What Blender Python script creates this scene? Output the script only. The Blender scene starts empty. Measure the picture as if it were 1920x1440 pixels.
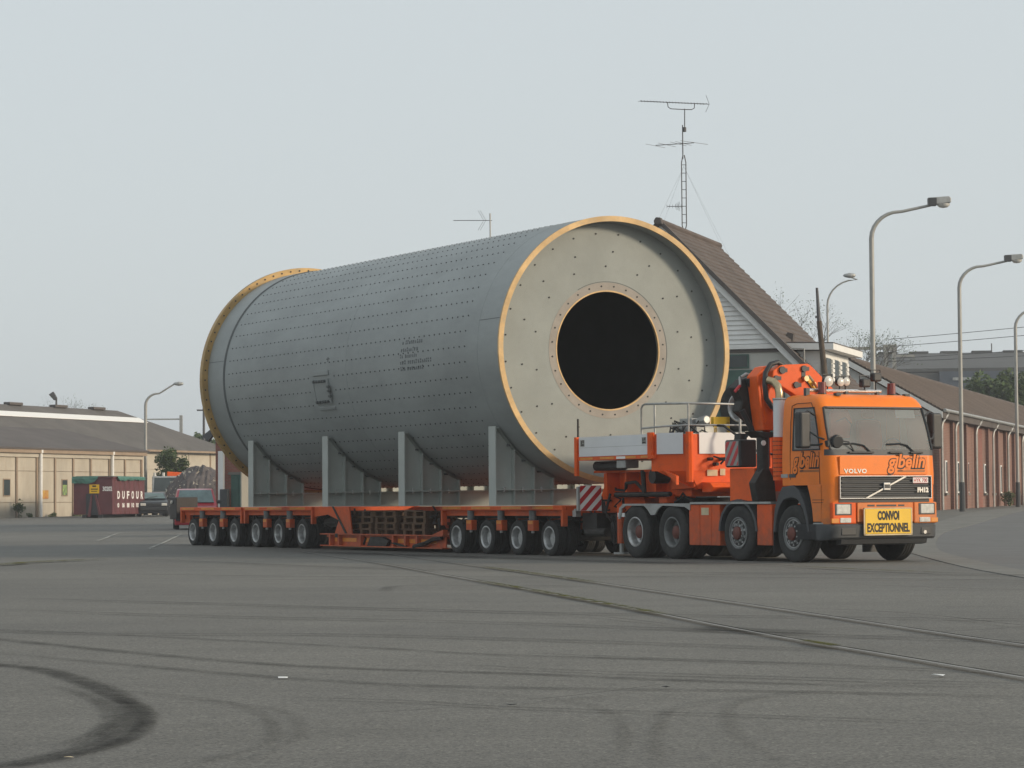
import bpy, bmesh, math, random
from mathutils import Vector, Matrix
rnd = random.Random(11)
sc = bpy.context.scene
COL = sc.collection
R = math.radians
PI = math.pi

# ------------------------------------------------------------------ camera, sky, sun, exposure
cam_d = bpy.data.cameras.new('camera')
cam = bpy.data.objects.new('camera', cam_d)
COL.objects.link(cam)
sc.camera = cam
cam_d.sensor_width = 36.0
cam_d.lens = 93.75
cam_d.clip_start = 0.2
cam_d.clip_end = 6000
cam.matrix_world = (Matrix.Translation((0, 0, 1.15)) @ Matrix.Rotation(R(90 + 2.52), 4, 'X')
                    @ Matrix.Rotation(R(-0.43), 4, 'Z'))

SUN_AZ, SUN_EL = R(108), R(16)          # azimuth clockwise from +Y
w = bpy.data.worlds.new('World')
sc.world = w
w.use_nodes = True
wn, wl = w.node_tree.nodes, w.node_tree.links
wn.clear()
wo = wn.new('ShaderNodeOutputWorld')
wb = wn.new('ShaderNodeBackground')
sky = wn.new('ShaderNodeTexSky')
sky.sky_type = 'NISHITA'
sky.sun_disc = False
sky.sun_elevation = SUN_EL
sky.sun_rotation = SUN_AZ
sky.air_density = 1.0
sky.dust_density = 4.0
veil = wn.new('ShaderNodeRGB')
veil.outputs[0].default_value = (4.86, 5.26, 5.42, 1)
mixw = wn.new('ShaderNodeMixRGB')
mixw.inputs[0].default_value = 0.86
wl.new(sky.outputs[0], mixw.inputs[1])
wl.new(veil.outputs[0], mixw.inputs[2])
wl.new(mixw.outputs[0], wb.inputs[0])
wb.inputs[1].default_value = 0.1
wl.new(wb.outputs[0], wo.inputs[0])

sun_d = bpy.data.lights.new('sun', 'SUN')
sun_d.energy = 2.0
sun_d.angle = R(10)
sun_d.color = (1.0, 0.83, 0.62)
sun = bpy.data.objects.new('sun', sun_d)
COL.objects.link(sun)
SUN_DIR = Vector((math.sin(SUN_AZ) * math.cos(SUN_EL), math.cos(SUN_AZ) * math.cos(SUN_EL), math.sin(SUN_EL)))
sun.rotation_euler = SUN_DIR.to_track_quat('Z', 'Y').to_euler()
sun.location = SUN_DIR * 80

sc.view_settings.view_transform = 'Standard'
sc.view_settings.look = 'None'
sc.view_settings.exposure = 0.5
sc.view_settings.gamma = 1.0
sc.view_settings.use_curve_mapping = False
sc.cycles.use_denoising = True
sc.cycles.max_bounces = 6
sc.cycles.transparent_max_bounces = 12
sc.cycles.volume_bounces = 0


# ------------------------------------------------------------------ materials
def M(name, c, rough=.55, metal=0., var=.18, scale=1.5, c2=None, bump=0., bscale=30., coat=0., dirt=0.,
      dirtc=(.06, .055, .045), stretch=None, spec=.5, rand=False, dust=None):
    m = bpy.data.materials.new(name)
    m.use_nodes = True
    n, l = m.node_tree.nodes, m.node_tree.links
    b = n['Principled BSDF']
    b.inputs['Roughness'].default_value = rough
    b.inputs['Metallic'].default_value = metal
    b.inputs['Specular IOR Level'].default_value = spec
    if coat:
        b.inputs['Coat Weight'].default_value = coat
        b.inputs['Coat Roughness'].default_value = .15
    tc = n.new('ShaderNodeTexCoord')
    mp = n.new('ShaderNodeMapping')
    l.new(tc.outputs['Object'], mp.inputs[0])
    if stretch:
        mp.inputs['Scale'].default_value = stretch
    if rand:
        oi = n.new('ShaderNodeObjectInfo')
        rm = n.new('ShaderNodeMath')
        rm.operation = 'MULTIPLY'
        rm.inputs[1].default_value = 37.
        l.new(oi.outputs['Random'], rm.inputs[0])
        l.new(rm.outputs[0], mp.inputs['Location'])
    if c2 is None:
        c2 = tuple(x * (1 - var) for x in c)
    no = n.new('ShaderNodeTexNoise')
    no.inputs['Scale'].default_value = scale
    no.inputs['Detail'].default_value = 6
    no.inputs['Roughness'].default_value = .62
    l.new(mp.outputs[0], no.inputs['Vector'])
    cr = n.new('ShaderNodeValToRGB')
    cr.color_ramp.elements[0].position = .36
    cr.color_ramp.elements[1].position = .64
    cr.color_ramp.elements[0].color = (*c2, 1)
    cr.color_ramp.elements[1].color = (*c, 1)
    l.new(no.outputs[0], cr.inputs[0])
    out = cr.outputs[0]
    if dirt:
        n2 = n.new('ShaderNodeTexNoise')
        n2.inputs['Scale'].default_value = scale * 3.1
        n2.inputs['Detail'].default_value = 8
        n2.inputs['Roughness'].default_value = .7
        l.new(mp.outputs[0], n2.inputs['Vector'])
        c3 = n.new('ShaderNodeValToRGB')
        c3.color_ramp.elements[0].position = .5
        c3.color_ramp.elements[1].position = .8
        c3.color_ramp.elements[0].color = (0, 0, 0, 1)
        c3.color_ramp.elements[1].color = (dirt, dirt, dirt, 1)
        l.new(n2.outputs[0], c3.inputs[0])
        mx = n.new('ShaderNodeMixRGB')
        l.new(c3.outputs[0], mx.inputs[0])
        l.new(out, mx.inputs[1])
        mx.inputs[2].default_value = (*dirtc, 1)
        out = mx.outputs[0]
    if dust:                                            # road dust caked on the lowest panels: (top z, colour, amount)
        sp = n.new('ShaderNodeSeparateXYZ')
        l.new(tc.outputs['Object'], sp.inputs[0])
        mz = n.new('ShaderNodeMapRange')
        mz.inputs[1].default_value = dust[0]
        mz.inputs[2].default_value = dust[0] - .75
        l.new(sp.outputs[2], mz.inputs[0])
        nd = n.new('ShaderNodeTexNoise')
        nd.inputs['Scale'].default_value = 7
        nd.inputs['Detail'].default_value = 8
        l.new(tc.outputs['Object'], nd.inputs['Vector'])
        md = n.new('ShaderNodeMath')
        md.operation = 'MULTIPLY'
        l.new(mz.outputs[0], md.inputs[0])
        l.new(nd.outputs[0], md.inputs[1])
        m3 = n.new('ShaderNodeMath')
        m3.operation = 'MULTIPLY'
        m3.inputs[1].default_value = dust[2]
        l.new(md.outputs[0], m3.inputs[0])
        mx = n.new('ShaderNodeMixRGB')
        l.new(m3.outputs[0], mx.inputs[0])
        l.new(out, mx.inputs[1])
        mx.inputs[2].default_value = (*dust[1], 1)
        out = mx.outputs[0]
    l.new(out, b.inputs['Base Color'])
    if bump:
        nb = n.new('ShaderNodeTexNoise')
        nb.inputs['Scale'].default_value = bscale
        nb.inputs['Detail'].default_value = 5
        l.new(mp.outputs[0], nb.inputs['Vector'])
        bp = n.new('ShaderNodeBump')
        bp.inputs['Strength'].default_value = bump
        bp.inputs['Distance'].default_value = .02
        l.new(nb.outputs[0], bp.inputs['Height'])
        l.new(bp.outputs[0], b.inputs['Normal'])
    return m


def glass(name, tint=(.55, .6, .58), dust=.25, dustc=(.5, .5, .46)):
    m = bpy.data.materials.new(name)
    m.use_nodes = True
    n, l = m.node_tree.nodes, m.node_tree.links
    n.clear()
    o = n.new('ShaderNodeOutputMaterial')
    tr = n.new('ShaderNodeBsdfTransparent')
    tr.inputs[0].default_value = (*tint, 1)
    gl = n.new('ShaderNodeBsdfGlossy')
    gl.inputs['Roughness'].default_value = .04
    fr = n.new('ShaderNodeFresnel')
    fr.inputs[0].default_value = 2.15
    mx = n.new('ShaderNodeMixShader')
    l.new(fr.outputs[0], mx.inputs[0])
    l.new(tr.outputs[0], mx.inputs[1])
    l.new(gl.outputs[0], mx.inputs[2])
    df = n.new('ShaderNodeBsdfDiffuse')
    df.inputs[0].default_value = (*dustc, 1)
    no = n.new('ShaderNodeTexNoise')
    no.inputs['Scale'].default_value = .9
    mt = n.new('ShaderNodeMath')
    mt.operation = 'MULTIPLY'
    mt.inputs[1].default_value = dust * 2
    l.new(no.outputs[0], mt.inputs[0])
    m2 = n.new('ShaderNodeMixShader')
    l.new(mt.outputs[0], m2.inputs[0])
    l.new(mx.outputs[0], m2.inputs[1])
    l.new(df.outputs[0], m2.inputs[2])
    l.new(m2.outputs[0], o.inputs[0])
    return m


def brickmat(name, c1, c2, mortar, sx=4.6, rough=.9):
    m = bpy.data.materials.new(name)
    m.use_nodes = True
    n, l = m.node_tree.nodes, m.node_tree.links
    b = n['Principled BSDF']
    b.inputs['Roughness'].default_value = rough
    tc = n.new('ShaderNodeTexCoord')
    sp = n.new('ShaderNodeSeparateXYZ')
    l.new(tc.outputs['Object'], sp.inputs[0])
    ad = n.new('ShaderNodeMath')
    l.new(sp.outputs[0], ad.inputs[0])
    l.new(sp.outputs[1], ad.inputs[1])
    cb = n.new('ShaderNodeCombineXYZ')
    l.new(ad.outputs[0], cb.inputs[0])
    l.new(sp.outputs[2], cb.inputs[1])
    bt = n.new('ShaderNodeTexBrick')
    bt.inputs['Color1'].default_value = (*c1, 1)
    bt.inputs['Color2'].default_value = (*c2, 1)
    bt.inputs['Mortar'].default_value = (*mortar, 1)
    bt.inputs['Scale'].default_value = sx
    bt.inputs['Mortar Size'].default_value = .025
    bt.inputs['Row Height'].default_value = .3
    bt.inputs['Brick Width'].default_value = 1.0
    l.new(cb.outputs[0], bt.inputs['Vector'])
    no = n.new('ShaderNodeTexNoise')
    no.inputs['Scale'].default_value = .7
    no.inputs['Detail'].default_value = 7
    l.new(tc.outputs['Object'], no.inputs['Vector'])
    mr = n.new('ShaderNodeMapRange')
    mr.inputs[3].default_value = .65
    mr.inputs[4].default_value = 1.3
    l.new(no.outputs[0], mr.inputs[0])
    mx = n.new('ShaderNodeMixRGB')
    mx.blend_type = 'MULTIPLY'
    mx.inputs[0].default_value = 1
    l.new(bt.outputs[0], mx.inputs[1])
    l.new(mr.outputs[0], mx.inputs[2])
    l.new(mx.outputs[0], b.inputs['Base Color'])
    return m


def groundmat():
    m = bpy.data.materials.new('asphalt')
    m.use_nodes = True
    n, l = m.node_tree.nodes, m.node_tree.links
    b = n['Principled BSDF']
    b.inputs['Roughness'].default_value = .88
    b.inputs['Specular IOR Level'].default_value = .35
    tc = n.new('ShaderNodeTexCoord')

    def noise(s, d=6, r=.6, st=None):
        no = n.new('ShaderNodeTexNoise')
        no.inputs['Scale'].default_value = s
        no.inputs['Detail'].default_value = d
        no.inputs['Roughness'].default_value = r
        if st:
            mp = n.new('ShaderNodeMapping')
            mp.inputs['Scale'].default_value = st
            mp.inputs['Rotation'].default_value = (0, 0, R(8))
            l.new(tc.outputs['Object'], mp.inputs[0])
            l.new(mp.outputs[0], no.inputs['Vector'])
        else:
            l.new(tc.outputs['Object'], no.inputs['Vector'])
        return no.outputs[0]

    def ramp(src, p0, c0, p1, c1):
        r_ = n.new('ShaderNodeValToRGB')
        e = r_.color_ramp.elements
        e[0].position, e[1].position = p0, p1
        e[0].color, e[1].color = (*c0, 1), (*c1, 1)
        l.new(src, r_.inputs[0])
        return r_.outputs[0]

    def mix(a, b_, f, mode='MULTIPLY'):
        x = n.new('ShaderNodeMixRGB')
        x.blend_type = mode
        if isinstance(f, float):
            x.inputs[0].default_value = f
        else:
            l.new(f, x.inputs[0])
        l.new(a, x.inputs[1])
        l.new(b_, x.inputs[2])
        return x.outputs[0]
    base = ramp(noise(.09, 8, .62), .35, (.130, .128, .121), .66, (.178, .174, .160))
    g = ramp(noise(38, 5, .85), .3, (.50, .50, .50), .72, (1.5, 1.5, 1.48))
    c = mix(base, g, 1.)
    g2 = ramp(noise(9, 6, .75), .3, (.84, .84, .85), .7, (1.12, 1.12, 1.1))
    c = mix(c, g2, 1.)
    sw = ramp(noise(1.1, 5, .65, (.16, 1.3, 1)), .38, (.93, .93, .93), .6, (1.03, 1.03, 1.03))
    c = mix(c, sw, 1.)
    st = ramp(noise(.5, 7, .7), .60, (1, 1, 1), .72, (.82, .82, .81))
    c = mix(c, st, 1.)
    vo = n.new('ShaderNodeTexVoronoi')
    vo.inputs['Scale'].default_value = 75
    l.new(tc.outputs['Object'], vo.inputs['Vector'])
    sv = n.new('ShaderNodeSeparateColor')
    l.new(vo.outputs['Color'], sv.inputs[0])
    c = mix(c, ramp(sv.outputs[0], .05, (.70, .70, .70), .95, (1.30, 1.29, 1.27)), 1.)
    v2 = n.new('ShaderNodeTexVoronoi')
    v2.inputs['Scale'].default_value = 9
    l.new(tc.outputs['Object'], v2.inputs['Vector'])
    c = mix(c, ramp(v2.outputs['Distance'], .045, (1.9, 1.88, 1.8), .075, (1, 1, 1)), 1.)
    l.new(c, b.inputs['Base Color'])
    bp = n.new('ShaderNodeBump')
    bp.inputs['Strength'].default_value = .35
    bp.inputs['Distance'].default_value = .008
    l.new(noise(110, 3, .7), bp.inputs['Height'])
    l.new(bp.outputs[0], b.inputs['Normal'])
    return m


def stainmat(name, col, strength, nscale=2.5, stretch=(1, 1, 1), thr=(.25, .6), rough=.85):
    """soft-edged stain on a ribbon: alpha from the ribbon's own UV and a noise"""
    m = bpy.data.materials.new(name)
    m.use_nodes = True
    n, l = m.node_tree.nodes, m.node_tree.links
    n.clear()
    o = n.new('ShaderNodeOutputMaterial')
    tr = n.new('ShaderNodeBsdfTransparent')
    df = n.new('ShaderNodeBsdfDiffuse')
    df.inputs[0].default_value = (*col, 1)
    uv = n.new('ShaderNodeUVMap')
    sp = n.new('ShaderNodeSeparateXYZ')
    l.new(uv.outputs[0], sp.inputs[0])
    e = n.new('ShaderNodeMath'); e.operation = 'PINGPONG'; e.inputs[1].default_value = .5
    l.new(sp.outputs[0], e.inputs[0])
    mr = n.new('ShaderNodeMapRange'); mr.inputs[1].default_value = 0; mr.inputs[2].default_value = .32
    l.new(e.outputs[0], mr.inputs[0])
    e2 = n.new('ShaderNodeMath'); e2.operation = 'PINGPONG'; e2.inputs[1].default_value = .5
    l.new(sp.outputs[1], e2.inputs[0])
    mr2 = n.new('ShaderNodeMapRange'); mr2.inputs[1].default_value = 0; mr2.inputs[2].default_value = .16
    l.new(e2.outputs[0], mr2.inputs[0])
    tc = n.new('ShaderNodeTexCoord')
    no = n.new('ShaderNodeTexNoise'); no.inputs['Scale'].default_value = nscale; no.inputs['Detail'].default_value = 7
    no.inputs['Roughness'].default_value = .7
    l.new(tc.outputs['Object'], no.inputs['Vector'])
    nr = n.new('ShaderNodeMapRange'); nr.inputs[1].default_value = thr[0]; nr.inputs[2].default_value = thr[1]
    l.new(no.outputs[0], nr.inputs[0])
    a1 = n.new('ShaderNodeMath'); a1.operation = 'MULTIPLY'
    l.new(mr.outputs[0], a1.inputs[0]); l.new(mr2.outputs[0], a1.inputs[1])
    a2 = n.new('ShaderNodeMath'); a2.operation = 'MULTIPLY'
    l.new(a1.outputs[0], a2.inputs[0]); l.new(nr.outputs[0], a2.inputs[1])
    a3 = n.new('ShaderNodeMath'); a3.operation = 'MULTIPLY'; a3.inputs[1].default_value = strength
    l.new(a2.outputs[0], a3.inputs[0])
    mx = n.new('ShaderNodeMixShader')
    l.new(a3.outputs[0], mx.inputs[0]); l.new(tr.outputs[0], mx.inputs[1]); l.new(df.outputs[0], mx.inputs[2])
    l.new(mx.outputs[0], o.inputs[0])
    return m


MT = {}
MT['ground'] = groundmat()
MT['cab'] = M('cab_orange', (.92, .215, .008), .42, var=.12, scale=1.2, coat=.06, dirt=.3, dirtc=(.42, .13, .03), spec=.4, dust=(1.5, (.25, .14, .08), .9))
MT['red_orange'] = M('trailer_orange', (.82, .108, .007), .5, var=.16, scale=1.6, dirt=.45, dirtc=(.16, .05, .03), spec=.3, dust=(1.2, (.16, .085, .06), 1.0))
MT['crane'] = M('crane_orange', (.80, .112, .008), .48, var=.12, scale=2, dirt=.3, dirtc=(.18, .06, .03), spec=.3)
MT['amber'] = M('amber_strip', (.75, .26, .02), .4, var=.2, scale=5)
MT['mill'] = M('mill_paint', (.312, .336, .332), .5, var=.2, scale=.55, dirt=.38, dirtc=(.17, .19, .19), spec=.4,
               stretch=(.6, 1.3, 1.3))
MT['plate'] = M('mill_paint_sun_offset', (.285, .308, .292), .55, var=.16, scale=.7, dirt=.5, dirtc=(.225, .245, .232), spec=.35)  # the shell's paint again, toned darker to offset sunlight on the end face
MT['mill_dark'] = M('mill_seam', (.12, .13, .13), .7)
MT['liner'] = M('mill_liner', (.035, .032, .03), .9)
MT['gold'] = M('rust_proof_gold', (.66, .44, .20), .55, metal=.1, var=.35, scale=1.6, dirt=.8, dirtc=(.36, .30, .2))
MT['gold_dull'] = M('flange_gold', (.55, .35, .13), .55, metal=.1, var=.35, scale=1.3, dirt=.7, dirtc=(.3, .25, .17))
MT['primer'] = M('pink_primer', (.315, .285, .25), .6, var=.2, scale=2)
MT['hole'] = M('bolt_hole', (.04, .042, .042), .8)
MT['stencil'] = M('stencil_ink', (.15, .165, .17), .7, var=.4, scale=9)
MT['cradle'] = M('cradle_grey', (.40, .43, .405), .55, var=.12, scale=1.1, dirt=.2, dirtc=(.2, .2, .17))
MT['timber'] = M('pale_timber', (.66, .55, .36), .8, var=.2, scale=6)
MT['pallet'] = M('pallet_wood', (.15, .085, .045), .85, var=.5, scale=4, dirt=.4)
MT['tyre'] = M('tyre_rubber', (.030, .031, .031), .85, var=.3, scale=5, dirt=.5, dirtc=(.075, .07, .062), rand=True)
MT['rim'] = M('wheel_steel', (.56, .57, .57), .42, metal=.7, var=.4, scale=5, dirt=.75, dirtc=(.16, .15, .13), rand=True)
MT['rimdk'] = M('wheel_grey', (.20, .21, .21), .55, metal=.3, var=.3, scale=6, dirt=.5, dirtc=(.06, .05, .05))
MT['hub'] = M('hub_red', (.17, .045, .03), .6, var=.35, scale=9, dirt=.5)
MT['black'] = M('black_plastic', (.028, .030, .033), .5, var=.25, scale=4)
MT['dkgrey'] = M('dark_grey_plastic', (.055, .060, .066), .55, var=.2, scale=3, dirt=.3, dirtc=(.1, .095, .085))
MT['steel'] = M('galvanised_steel', (.42, .43, .42), .45, metal=.45, var=.25, scale=5)
MT['chrome'] = M('bright_metal', (.75, .74, .72), .22, metal=.9, var=.15, scale=6)
MT['brass'] = M('exhaust_brass', (.56, .45, .28), .3, metal=.85, var=.25, scale=8)
MT['white'] = M('white_panel', (.74, .75, .76), .5, var=.07, scale=1.5, dirt=.12, dirtc=(.5, .5, .48))
MT['redp'] = M('red_film', (.52, .025, .03), .4, var=.1)
MT['yellow'] = M('yellow_sign', (.82, .50, .012), .45, var=.08, scale=3)
MT['ink'] = M('black_ink', (.012, .011, .010), .6)
MT['inkbrown'] = M('brown_ink', (.10, .025, .008), .55)
MT['lens'] = M('lamp_lens', (.68, .68, .64), .15, var=.25, scale=14, coat=.5)
MT['redlens'] = M('red_lens', (.16, .018, .012), .25, coat=.5)
MT['mechanic'] = M('oily_machinery', (.035, .032, .030), .6, metal=.2, var=.5, scale=6)
MT['glass'] = glass('windscreen_glass', (.93, .95, .93), .17, (.62, .64, .60))
MT['sideglass'] = glass('side_glass', (.45, .5, .48), .16, (.4, .42, .4))
MT['interior'] = M('cab_lining', (.60, .60, .55), .8)
MT['seat'] = M('orange_seat', (.78, .16, .05), .7)
MT['paper'] = M('white_paper', (.82, .82, .80), .6, var=.03)
MT['tarp'] = M('green_tarpaulin', (.06, .19, .15), .6, var=.35, scale=2.5)
MT['maroon'] = M('maroon_paint', (.135, .038, .045), .6, var=.25, scale=1.2, dirt=.4, dirtc=(.09, .05, .05))
MT['cream'] = M('cream_render', (.50, .455, .375), .9, var=.2, scale=.8, stretch=(1, 1, .35), dirt=.6, dirtc=(.36, .28, .2))
MT['cream2'] = M('cream_concrete', (.51, .47, .395), .9, var=.12, scale=.9, dirt=.25, dirtc=(.4, .32, .24))
MT['joint'] = M('panel_post', (.34, .26, .19), .9, var=.2)
MT['roof'] = M('fibre_cement_roof', (.125, .115, .107), .9, var=.22, scale=.35, dirt=.4, dirtc=(.2, .19, .16), bump=.5, bscale=6)
MT['roof2'] = M('dark_tile_roof', (.112, .098, .092), .9, var=.22, scale=.4, dirt=.3, dirtc=(.07, .065, .06), bump=.4, bscale=6)
MT['tiles'] = M('brown_clay_tiles', (.115, .090, .078), .85, var=.35, scale=.6, dirt=.5, dirtc=(.09, .082, .062))
MT['brick'] = brickmat('red_brick', (.235, .120, .092), (.195, .10, .078), (.26, .22, .19))
MT['brick2'] = brickmat('dark_red_brick', (.26, .085, .06), (.2, .07, .05), (.22, .18, .15))
MT['whitewood'] = M('white_boards', (.80, .80, .78), .6, var=.08, scale=1.2, dirt=.2, dirtc=(.45, .43, .4))
MT['offwhite'] = M('grey_render', (.50, .50, .46), .85, var=.12, scale=.7)
MT['fardark'] = M('dark_window', (.045, .06, .062), .25, var=.3)
MT['greenpaint'] = M('green_boarding', (.05, .115, .095), .7, var=.3, scale=2)
MT['kerb'] = M('concrete_kerb', (.178, .174, .158), .9, var=.25, scale=1.4, dirt=.3, dirtc=(.13, .13, .1))
MT['asph2'] = M('road_asphalt', (.145, .145, .142), .9, var=.16, scale=.8, dirt=.25, dirtc=(.1, .1, .1), bump=.3, bscale=60)
MT['pole'] = M('pole_grey', (.36, .36, .34), .5, metal=.25, var=.15, scale=2)
MT['woodpole'] = M('weathered_pole', (.10, .075, .055), .9, var=.3, scale=3)
MT['leaf'] = M('leaf_green', (.075, .125, .03), .7, var=.5, scale=1.2)
MT['leaf2'] = M('leaf_fresh', (.09, .14, .04), .7, var=.45, scale=1.2)
MT['bark'] = M('bark', (.085, .072, .058), .9, var=.3, scale=5)
MT['moss'] = M('moss', (.115, .12, .026), .95, var=.4, scale=9, bump=.6)
MT['rubble'] = M('rubble_heap', (.12, .105, .105), .95, var=.45, scale=.9, dirt=.6, dirtc=(.28, .25, .23), bump=.8, bscale=5)
MT['carred'] = M('car_red', (.42, .018, .035), .3, var=.08, coat=.5)
MT['cardark'] = M('car_dark', (.022, .024, .03), .35, var=.2, coat=.4)
MT['tan'] = M('tan_plastic', (.20, .12, .085), .6, var=.3, scale=6)
MT['hallroof'] = M('hall_roof_grey', (.085, .088, .088), .85, var=.25, scale=.12, dirt=.3, dirtc=(.11, .105, .10))
MT['hallblue'] = M('hall_blue_cladding', (.075, .092, .12), .7, var=.15, scale=.15)
MT['railsteel'] = M('worn_rail', (.26, .255, .24), .55, metal=.2, var=.3, scale=3)
MT['wire'] = M('wire', (.08, .08, .085), .6)
MT['rubbermark'] = stainmat('rubber_mark', (.032, .033, .034), .46, 5.0, thr=(.2, .62))
MT['rubberfaint'] = stainmat('rubber_faint', (.030, .031, .032), .30, 2.6)
MT['rubberghost'] = stainmat('rubber_ghost', (.030, .031, .032), .15, 3.5, thr=(.3, .62))
MT['darkstreak'] = stainmat('dark_streak', (.03, .03, .03), .5, 1.5)  # soft dark streak on the ground
MT['mossline'] = stainmat('moss_line', (.10, .10, .028), .9, 3.0, thr=(.42, .56))
MT['paint'] = stainmat('worn_paint', (.55, .55, .5), .8, 2.0, thr=(.38, .6))
MT['crack'] = stainmat('joint_line', (.03, .03, .028), .85, 1.3, thr=(.3, .5))


# ------------------------------------------------------------------ mesh helpers
class MB:
    def __init__(s):
        s.v, s.f = [], []

    def add(s, vs, fs):
        o = len(s.v)
        s.v += [tuple(p) for p in vs]
        s.f += [tuple(i + o for i in f) for f in fs]
        return s

    def box(s, x0, x1, y0, y1, z0, z1):
        return s.add([(x0, y0, z0), (x1, y0, z0), (x1, y1, z0), (x0, y1, z0), (x0, y0, z1), (x1, y0, z1), (x1, y1, z1), (x0, y1, z1)],
                     [(0, 3, 2, 1), (4, 5, 6, 7), (0, 1, 5, 4), (1, 2, 6, 5), (2, 3, 7, 6), (3, 0, 4, 7)])

    def prism(s, pts, axis, a, b):
        def m(p, t):
            return {'x': (t, p[0], p[1]), 'y': (p[0], t, p[1]), 'z': (p[0], p[1], t)}[axis]
        n = len(pts)
        vs = [m(p, a) for p in pts] + [m(p, b) for p in pts]
        fs = [tuple(range(n)), tuple(range(2 * n - 1, n - 1, -1))]
        fs += [(i, (i + 1) % n, n + (i + 1) % n, n + i) for i in range(n)]
        return s.add(vs, fs)

    def cyl(s, p0, p1, r0, r1=None, n=12):
        r1 = r0 if r1 is None else r1
        p0, p1 = Vector(p0), Vector(p1)
        d = (p1 - p0).normalized()
        a = d.orthogonal().normalized()
        b = d.cross(a)
        vs = []
        for p, r in ((p0, r0), (p1, r1)):
            for i in range(n):
                t = 2 * PI * i / n
                vs.append(p + a * math.cos(t) * r + b * math.sin(t) * r)
        fs = [tuple(range(n)), tuple(range(2 * n - 1, n - 1, -1))] + [(i, (i + 1) % n, n + (i + 1) % n, n + i) for i in range(n)]
        return s.add(vs, fs)

    def tube(s, path, r, n=6, r1=None):
        path = [Vector(p) for p in path]
        k = len(path)
        vs, fs = [], []
        a = None
        for i, p in enumerate(path):
            d = (path[min(i + 1, k - 1)] - path[max(i - 1, 0)]).normalized()
            if a is None:
                a = d.orthogonal().normalized()
            a = (a - d * a.dot(d)).normalized()
            b = d.cross(a)
            rr = r if r1 is None else r + (r1 - r) * i / (k - 1)
            for j in range(n):
                t = 2 * PI * j / n
                vs.append(p + a * math.cos(t) * rr + b * math.sin(t) * rr)
        for i in range(k - 1):
            for j in range(n):
                fs.append((i * n + j, i * n + (j + 1) % n, (i + 1) * n + (j + 1) % n, (i + 1) * n + j))
        fs.append(tuple(range(n)))
        fs.append(tuple(range(k * n - 1, (k - 1) * n - 1, -1)))
        return s.add(vs, fs)

    def lathe(s, prof, c=(0, 0, 0), axis='y', n=32, a0=0, a1=2 * PI, closed=False):
        """prof: (radius, along-axis)"""
        full = abs(a1 - a0 - 2 * PI) < 1e-6
        m = n if full else n + 1
        vs, fs = [], []
        for r_, h in prof:
            for i in range(m):
                t = a0 + (a1 - a0) * i / n
                u_, v_ = r_ * math.cos(t), r_ * math.sin(t)
                p = {'x': (h, u_, v_), 'y': (u_, h, v_), 'z': (u_, v_, h)}[axis]
                vs.append((p[0] + c[0], p[1] + c[1], p[2] + c[2]))
        k = len(prof)
        for i in range(k if closed else k - 1):
            i2 = (i + 1) % k
            for j in range(n):
                j2 = (j + 1) % m
                fs.append((i * m + j, i * m + j2, i2 * m + j2, i2 * m + j))
        return s.add(vs, fs)

    def mesh(s, name, mat, smooth=None):
        me = bpy.data.meshes.new(name)
        me.from_pydata(s.v, [], s.f)
        bm = bmesh.new()
        bm.from_mesh(me)
        bmesh.ops.remove_doubles(bm, verts=bm.verts, dist=1e-5)
        bmesh.ops.recalc_face_normals(bm, faces=bm.faces)
        bm.to_mesh(me)
        bm.free()
        me.materials.append(mat)
        if smooth is not None:
            me.shade_smooth()
            me.set_sharp_from_angle(angle=R(smooth))
        return me


def bevel(o, wd, seg=2):
    b = o.modifiers.new('bevel', 'BEVEL')
    b.width = wd
    b.segments = seg
    b.limit_method = 'ANGLE'
    b.angle_limit = R(40)
    return o


BASE = {}


def thing(name, label, cat, loc=(0, 0, 0), rz=0., group=None, base=(0, 0, 0)):
    """Empty at the thing's base; base = that point in the frame the part meshes are written in"""
    o = bpy.data.objects.new(name, None)
    o.empty_display_size = .3
    COL.objects.link(o)
    o.location = loc
    o.rotation_euler = (0, 0, rz)
    o['label'] = label
    o['category'] = cat
    if group:
        o['group'] = group
    BASE[o.name] = Vector(base)
    return o


def P(name, mb, mat, par, smooth=None, bev=0., label=None, kind=None, seg=2):
    """a part (or sub-part) mesh under its thing"""
    me = mb if isinstance(mb, bpy.types.Mesh) else mb.mesh(name, MT[mat] if isinstance(mat, str) else mat, smooth)
    o = bpy.data.objects.new(name, me)
    COL.objects.link(o)
    if par is not None:
        o.parent = par
        if par.name in BASE:
            o.location = -BASE[par.name]
    if bev:
        bevel(o, bev, seg)
    if label:
        o['label'] = label
    if kind:
        o['kind'] = kind
    return o


def PS(name, me, par, loc, rz=0.):
    """a part that shares mesh data, placed at loc (in the frame of the thing)"""
    o = bpy.data.objects.new(name, me)
    COL.objects.link(o)
    o.parent = par
    b = BASE.get(par.name, Vector((0, 0, 0)))
    o.location = Vector(loc) - b
    o.rotation_euler = (0, 0, rz)
    return o


def tag(o, label, cat, group=None):
    o['label'] = label
    o['category'] = cat
    if group:
        o['group'] = group
    return o


def struct(o):
    o['kind'] = 'structure'
    return o


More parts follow.
